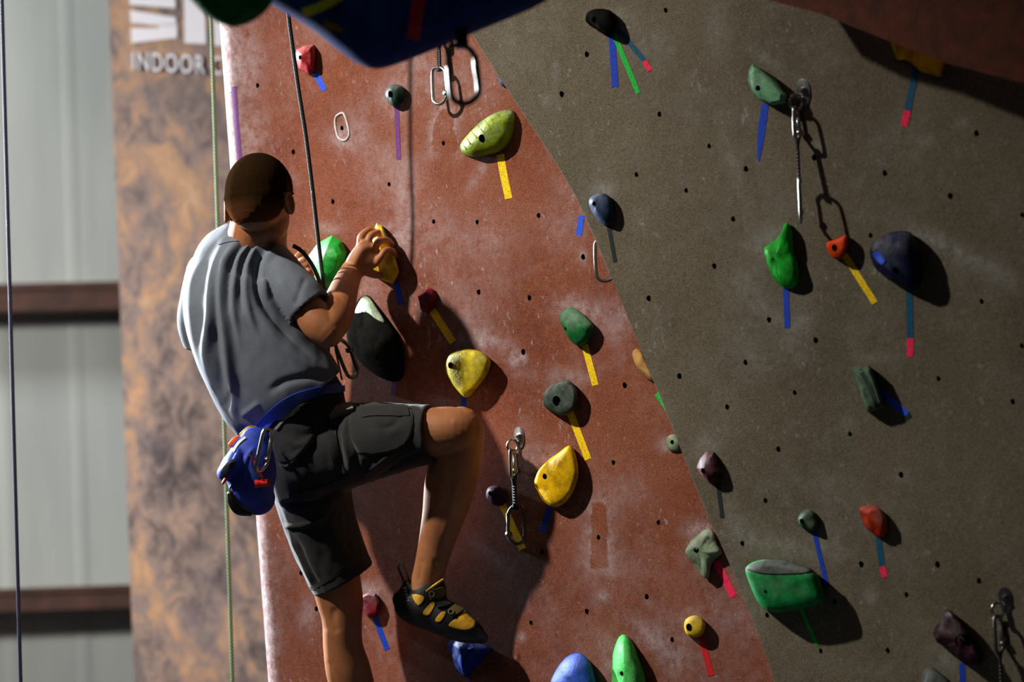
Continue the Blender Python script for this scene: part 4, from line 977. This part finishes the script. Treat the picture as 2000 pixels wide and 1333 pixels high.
# chalk bag
cb = G()
cb.limb([(500, 858, 5.03, 30, .03), (494, 880, 5.03, 42, .05), (490, 915, 5.03, 50, .058), (494, 950, 5.03, 46, .056), (504, 974, 5.04, 34, .044)], 30, 6)
cb.limb([(470, 895, 5.02, 26, .04), (452, 912, 5.00, 22, .05), (441, 922, 4.99, 16, .04)], 22, 6)
cbm = remeshed(cb, .0034, 3, .5)
folds(cbm, [([(470, 870), (455, 900), (440, 915)], 4, .005), ([(478, 880), (468, 910), (455, 930)], 4, -.005), ([(500, 870), (480, 900), (478, 940)], 4, .004), ([(462, 880), (448, 905)], 3, -.004)])
bag = mko('chalk_bag', cbm, plain('bag_blue', (22, 56, 170), .7, 0, .0008, 500)); tag(bag, 'royal blue chalk bag hanging at the back of the climbing harness', 'chalk bag')
CB = bvh_of(cbm)
decal('rim', CB, [(436, 926, 4), (446, 912, 5), (458, 902, 4)], M['blackfab'], bag, .004, 3, 5)
decal('drawcord', CB, [(488, 890, 1.6), (498, 905, 1.6), (512, 930, 1.6), (510, 942, 1.6)], plain('cord_red', (190, 30, 34), .6), bag, .003, 2, 5)
g = G(); p, n_ = hit(CB, 510, 944); p = p+n_*.010; ax = (RT*.97+UP*.1).normalized()
g.cyl(p-ax*.017, ax, .009, .034, 16); g.cyl(p-ax*.020, ax, .0105, .010, 16); g.cyl(p+ax*.012, ax, .0105, .006, 16); g.build('cord_lock', plain('toggle_red', (205, 34, 30), .35), bag, True, 40)
g = G(); q = P(447, 935, 4.98); g.limb([(442, 934, 4.97, 3.5, .004), (436, 944, 4.97, 3, .004)], 10, 3); g.build('cord_end', plain('toggle_red_dark', (190, 40, 30), .4), bag)
# clip and lightly coloured tags by the bag
def thing_limb(name, pts, mat, label=None, cat=None, parent=None, n=16):
    g = G(); g.limb(pts, n, 5); o = g.build(name, mat, parent)
    if label: tag(o, label, cat)
    return o
thing_limb('strap_loop', [(472, 850, 5.03, 5, .004), (486, 838, 5.04, 5, .004), (500, 838, 5.06, 5, .004)], plain('webbing_gold', (226, 158, 30), .6), None, None, bag)
thing_limb('strap_loop', [(452, 872, 5.02, 8, .004), (462, 862, 5.02, 9, .004), (474, 856, 5.03, 7, .004)], plain('webbing_orange', (235, 90, 30), .6), None, None, bag)
decal('trim', CB, [(456, 884, 2.2), (468, 866, 2.2), (480, 856, 2.2)], M['white_text'], bag, .004, 2, 5)
# carabiner racked on the harness
cx = P(517, 880, 4.955); cr = carabiner('racked_carabiner', cx, (RT*.5+FW*.85).normalized(), (-UP*.97-RT*.2).normalized(), .105, .05, .0045, M['steel'])
tag(cr, 'silver carabiner clipped to harness beside blue chalk bag', 'carabiner')
thing_limb('cord_loop', [(497, 882, 4.96, 2, .0015), (492, 905, 4.96, 2, .0015), (500, 925, 4.96, 2, .0015), (512, 934, 4.96, 2, .0015)], M['webbing'], None, None, bag, 8)
# black belay device hanging under the bag
g = G(); g.limb([(450, 966, 4.96, 7, .009), (455, 981, 4.96, 10, .011), (467, 996, 4.965, 11, .012), (488, 1003, 4.97, 6, .008)], 20, 5)
bd = g.build('belay_device', plain('black_plastic', (16, 16, 18), .35), None); tag(bd, 'black belay device hanging below blue chalk bag', 'belay device')
p_ = P(455, 957, 5.0); g = G(); g.tube([p_+RT*.008*math.cos(t)+UP*.014*math.sin(t) for t in [2*math.pi*i/16 for i in range(16)]], .0022, 8, True); g.build('wire_loop', M['steel'], bd)

# tie-in gear in front of the waist
rope('thin pale cord hanging from elbow to the harness tie-in', [P(655, 682, 5.15), P(661, 710, 5.155), P(668, 742, 5.17)], .0028, (150, 110, 80), (190, 150, 110), 'cord', 'cord')
cr2 = carabiner('belay_carabiner', P(678, 700, 5.12), (RT*.6+FW*.8).normalized(), (UP*.9-RT*.35).normalized(), .10, .055, .005, M['dullsteel'])
tag(cr2, 'dark steel carabiner at the front of the climbing harness', 'carabiner')

# shoes
def shoe(label, right=True):
    s = G()
    if right:
        s.limb([(786, 1172, 5.19, 20, .030), (796, 1182, 5.185, 30, .038), (818, 1190, 5.18, 36, .041), (846, 1198, 5.175, 37, .043), (874, 1211, 5.17, 35, .046), (902, 1226, 5.17, 30, .047), (926, 1238, 5.17, 22, .040), (940, 1246, 5.175, 13, .025)], 30, 6)
        s.limb([(838, 1150, 5.18, 33, .042), (834, 1165, 5.18, 35, .044), (832, 1185, 5.18, 36, .044)], 28, 5)
        s.limb([(790, 1165, 5.19, 16, .03), (798, 1140, 5.195, 10, .026), (806, 1152, 5.19, 14, .028)], 20, 5)
    else:
        s.limb([(700, 1560, 5.36, 30, .036), (716, 1562, 5.37, 36, .042), (742, 1575, 5.40, 34, .045), (770, 1588, 5.43, 28, .044), (792, 1596, 5.45, 18, .03)], 28, 6)
        s.limb([(722, 1512, 5.39, 32, .044), (722, 1560, 5.39, 34, .045)], 24, 5)
    smh = remeshed(s, .0032, 3, .5); o = mko('climbing_shoe', smh, M['rubber'], person); o['label'] = label; return o, bvh_of(smh)
shoe_r, RB = shoe('black climbing shoe with yellow panels and two velcro straps')
for pl in ([(806, 1162), (829, 1167), (817, 1184)], [(826, 1198), (840, 1180), (852, 1176), (838, 1202)], [(850, 1212), (862, 1197), (871, 1198), (860, 1215)], [(876, 1222), (895, 1206), (912, 1192), (928, 1214), (922, 1228), (902, 1231)]):
    poly_decal('panel', RB, pl, M['shoe_yellow'], shoe_r, .0022)
dk = plain('olive_strap', (96, 84, 26), .7)
decal('velcro_strap', RB, [(838, 1164, 8), (858, 1158, 9), (874, 1152, 8)], dk, shoe_r, .006, 3, 5)
decal('velcro_strap', RB, [(878, 1200, 8), (893, 1190, 9), (908, 1182, 7)], dk, shoe_r, .006, 3, 5)
decal('velcro_strap', RB, [(852, 1180, 9), (876, 1172, 12), (892, 1165, 8)], M['blackfab'], shoe_r, .007, 3, 5)
for q_ in ((842, 1161), (880, 1198)):
    p, n_ = hit(RB, *q_)
    if p:
        p = p+n_*.008; a = n_.orthogonal().normalized(); b = n_.cross(a); g = G()
        g.tube([p+a*math.cos(t)*.0065+b*math.sin(t)*.0065 for t in [2*math.pi*i/18 for i in range(18)]], .0016, 8, True); g.build('strap_ring', M['grey_tab'], shoe_r)
g = G(); g.tube([P(x, y, 5.17) for x, y in ((794, 1150), (786, 1130), (777, 1108), (780, 1098), (787, 1104), (795, 1122), (802, 1146))], .0028, 8); g.build('pull_loop', M['blackfab'], shoe_r)
g = G(); g.tube([P(x, y, 5.13) for x, y in ((832, 1156), (848, 1144), (866, 1132))], .003, 8); g.build('tongue_trim', M['shoe_yellow'], shoe_r)
me = text_mesh('evolv', 1.0, .01, .01); co = coords(me); wi = co[:, 0].max()
p0, n0 = hit(RB, 789, 1146); p1, n1 = hit(RB, 798, 1176)
if p0 and p1:
    ux = np.array(p1-p0); Lx = np.linalg.norm(ux); ux /= Lx; view = np.array(-ray(790, 1160).normalized()); uy = np.cross(view, ux); sc_ = Lx/wi
    base_ = np.array(p0)+view*.004-uy*.004
    out_ = base_+co[:, :1]*ux*sc_+co[:, 1:2]*uy*sc_*1.0+co[:, 2:]*view*.03
    bvt = RB; res = []
    for q3 in out_:
        h = RB.ray_cast(Vector(q3)+Vector(view)*.05, -Vector(view)); res.append(np.array(h[0])+view*.0012 if h[0] else q3)
    setco(me, np.array(res)); mko('lettering', me, M['white_text'], shoe_r, False)
shoe_l, LB = shoe('black climbing shoe on the lower foot', False)
H_('grey foothold under the climber lower foot', 'o', [(745, 1590), (770, 1570), (800, 1575), (820, 1600), (815, 1640), (780, 1660), (750, 1640)], .07, 'grey', None, DOME)
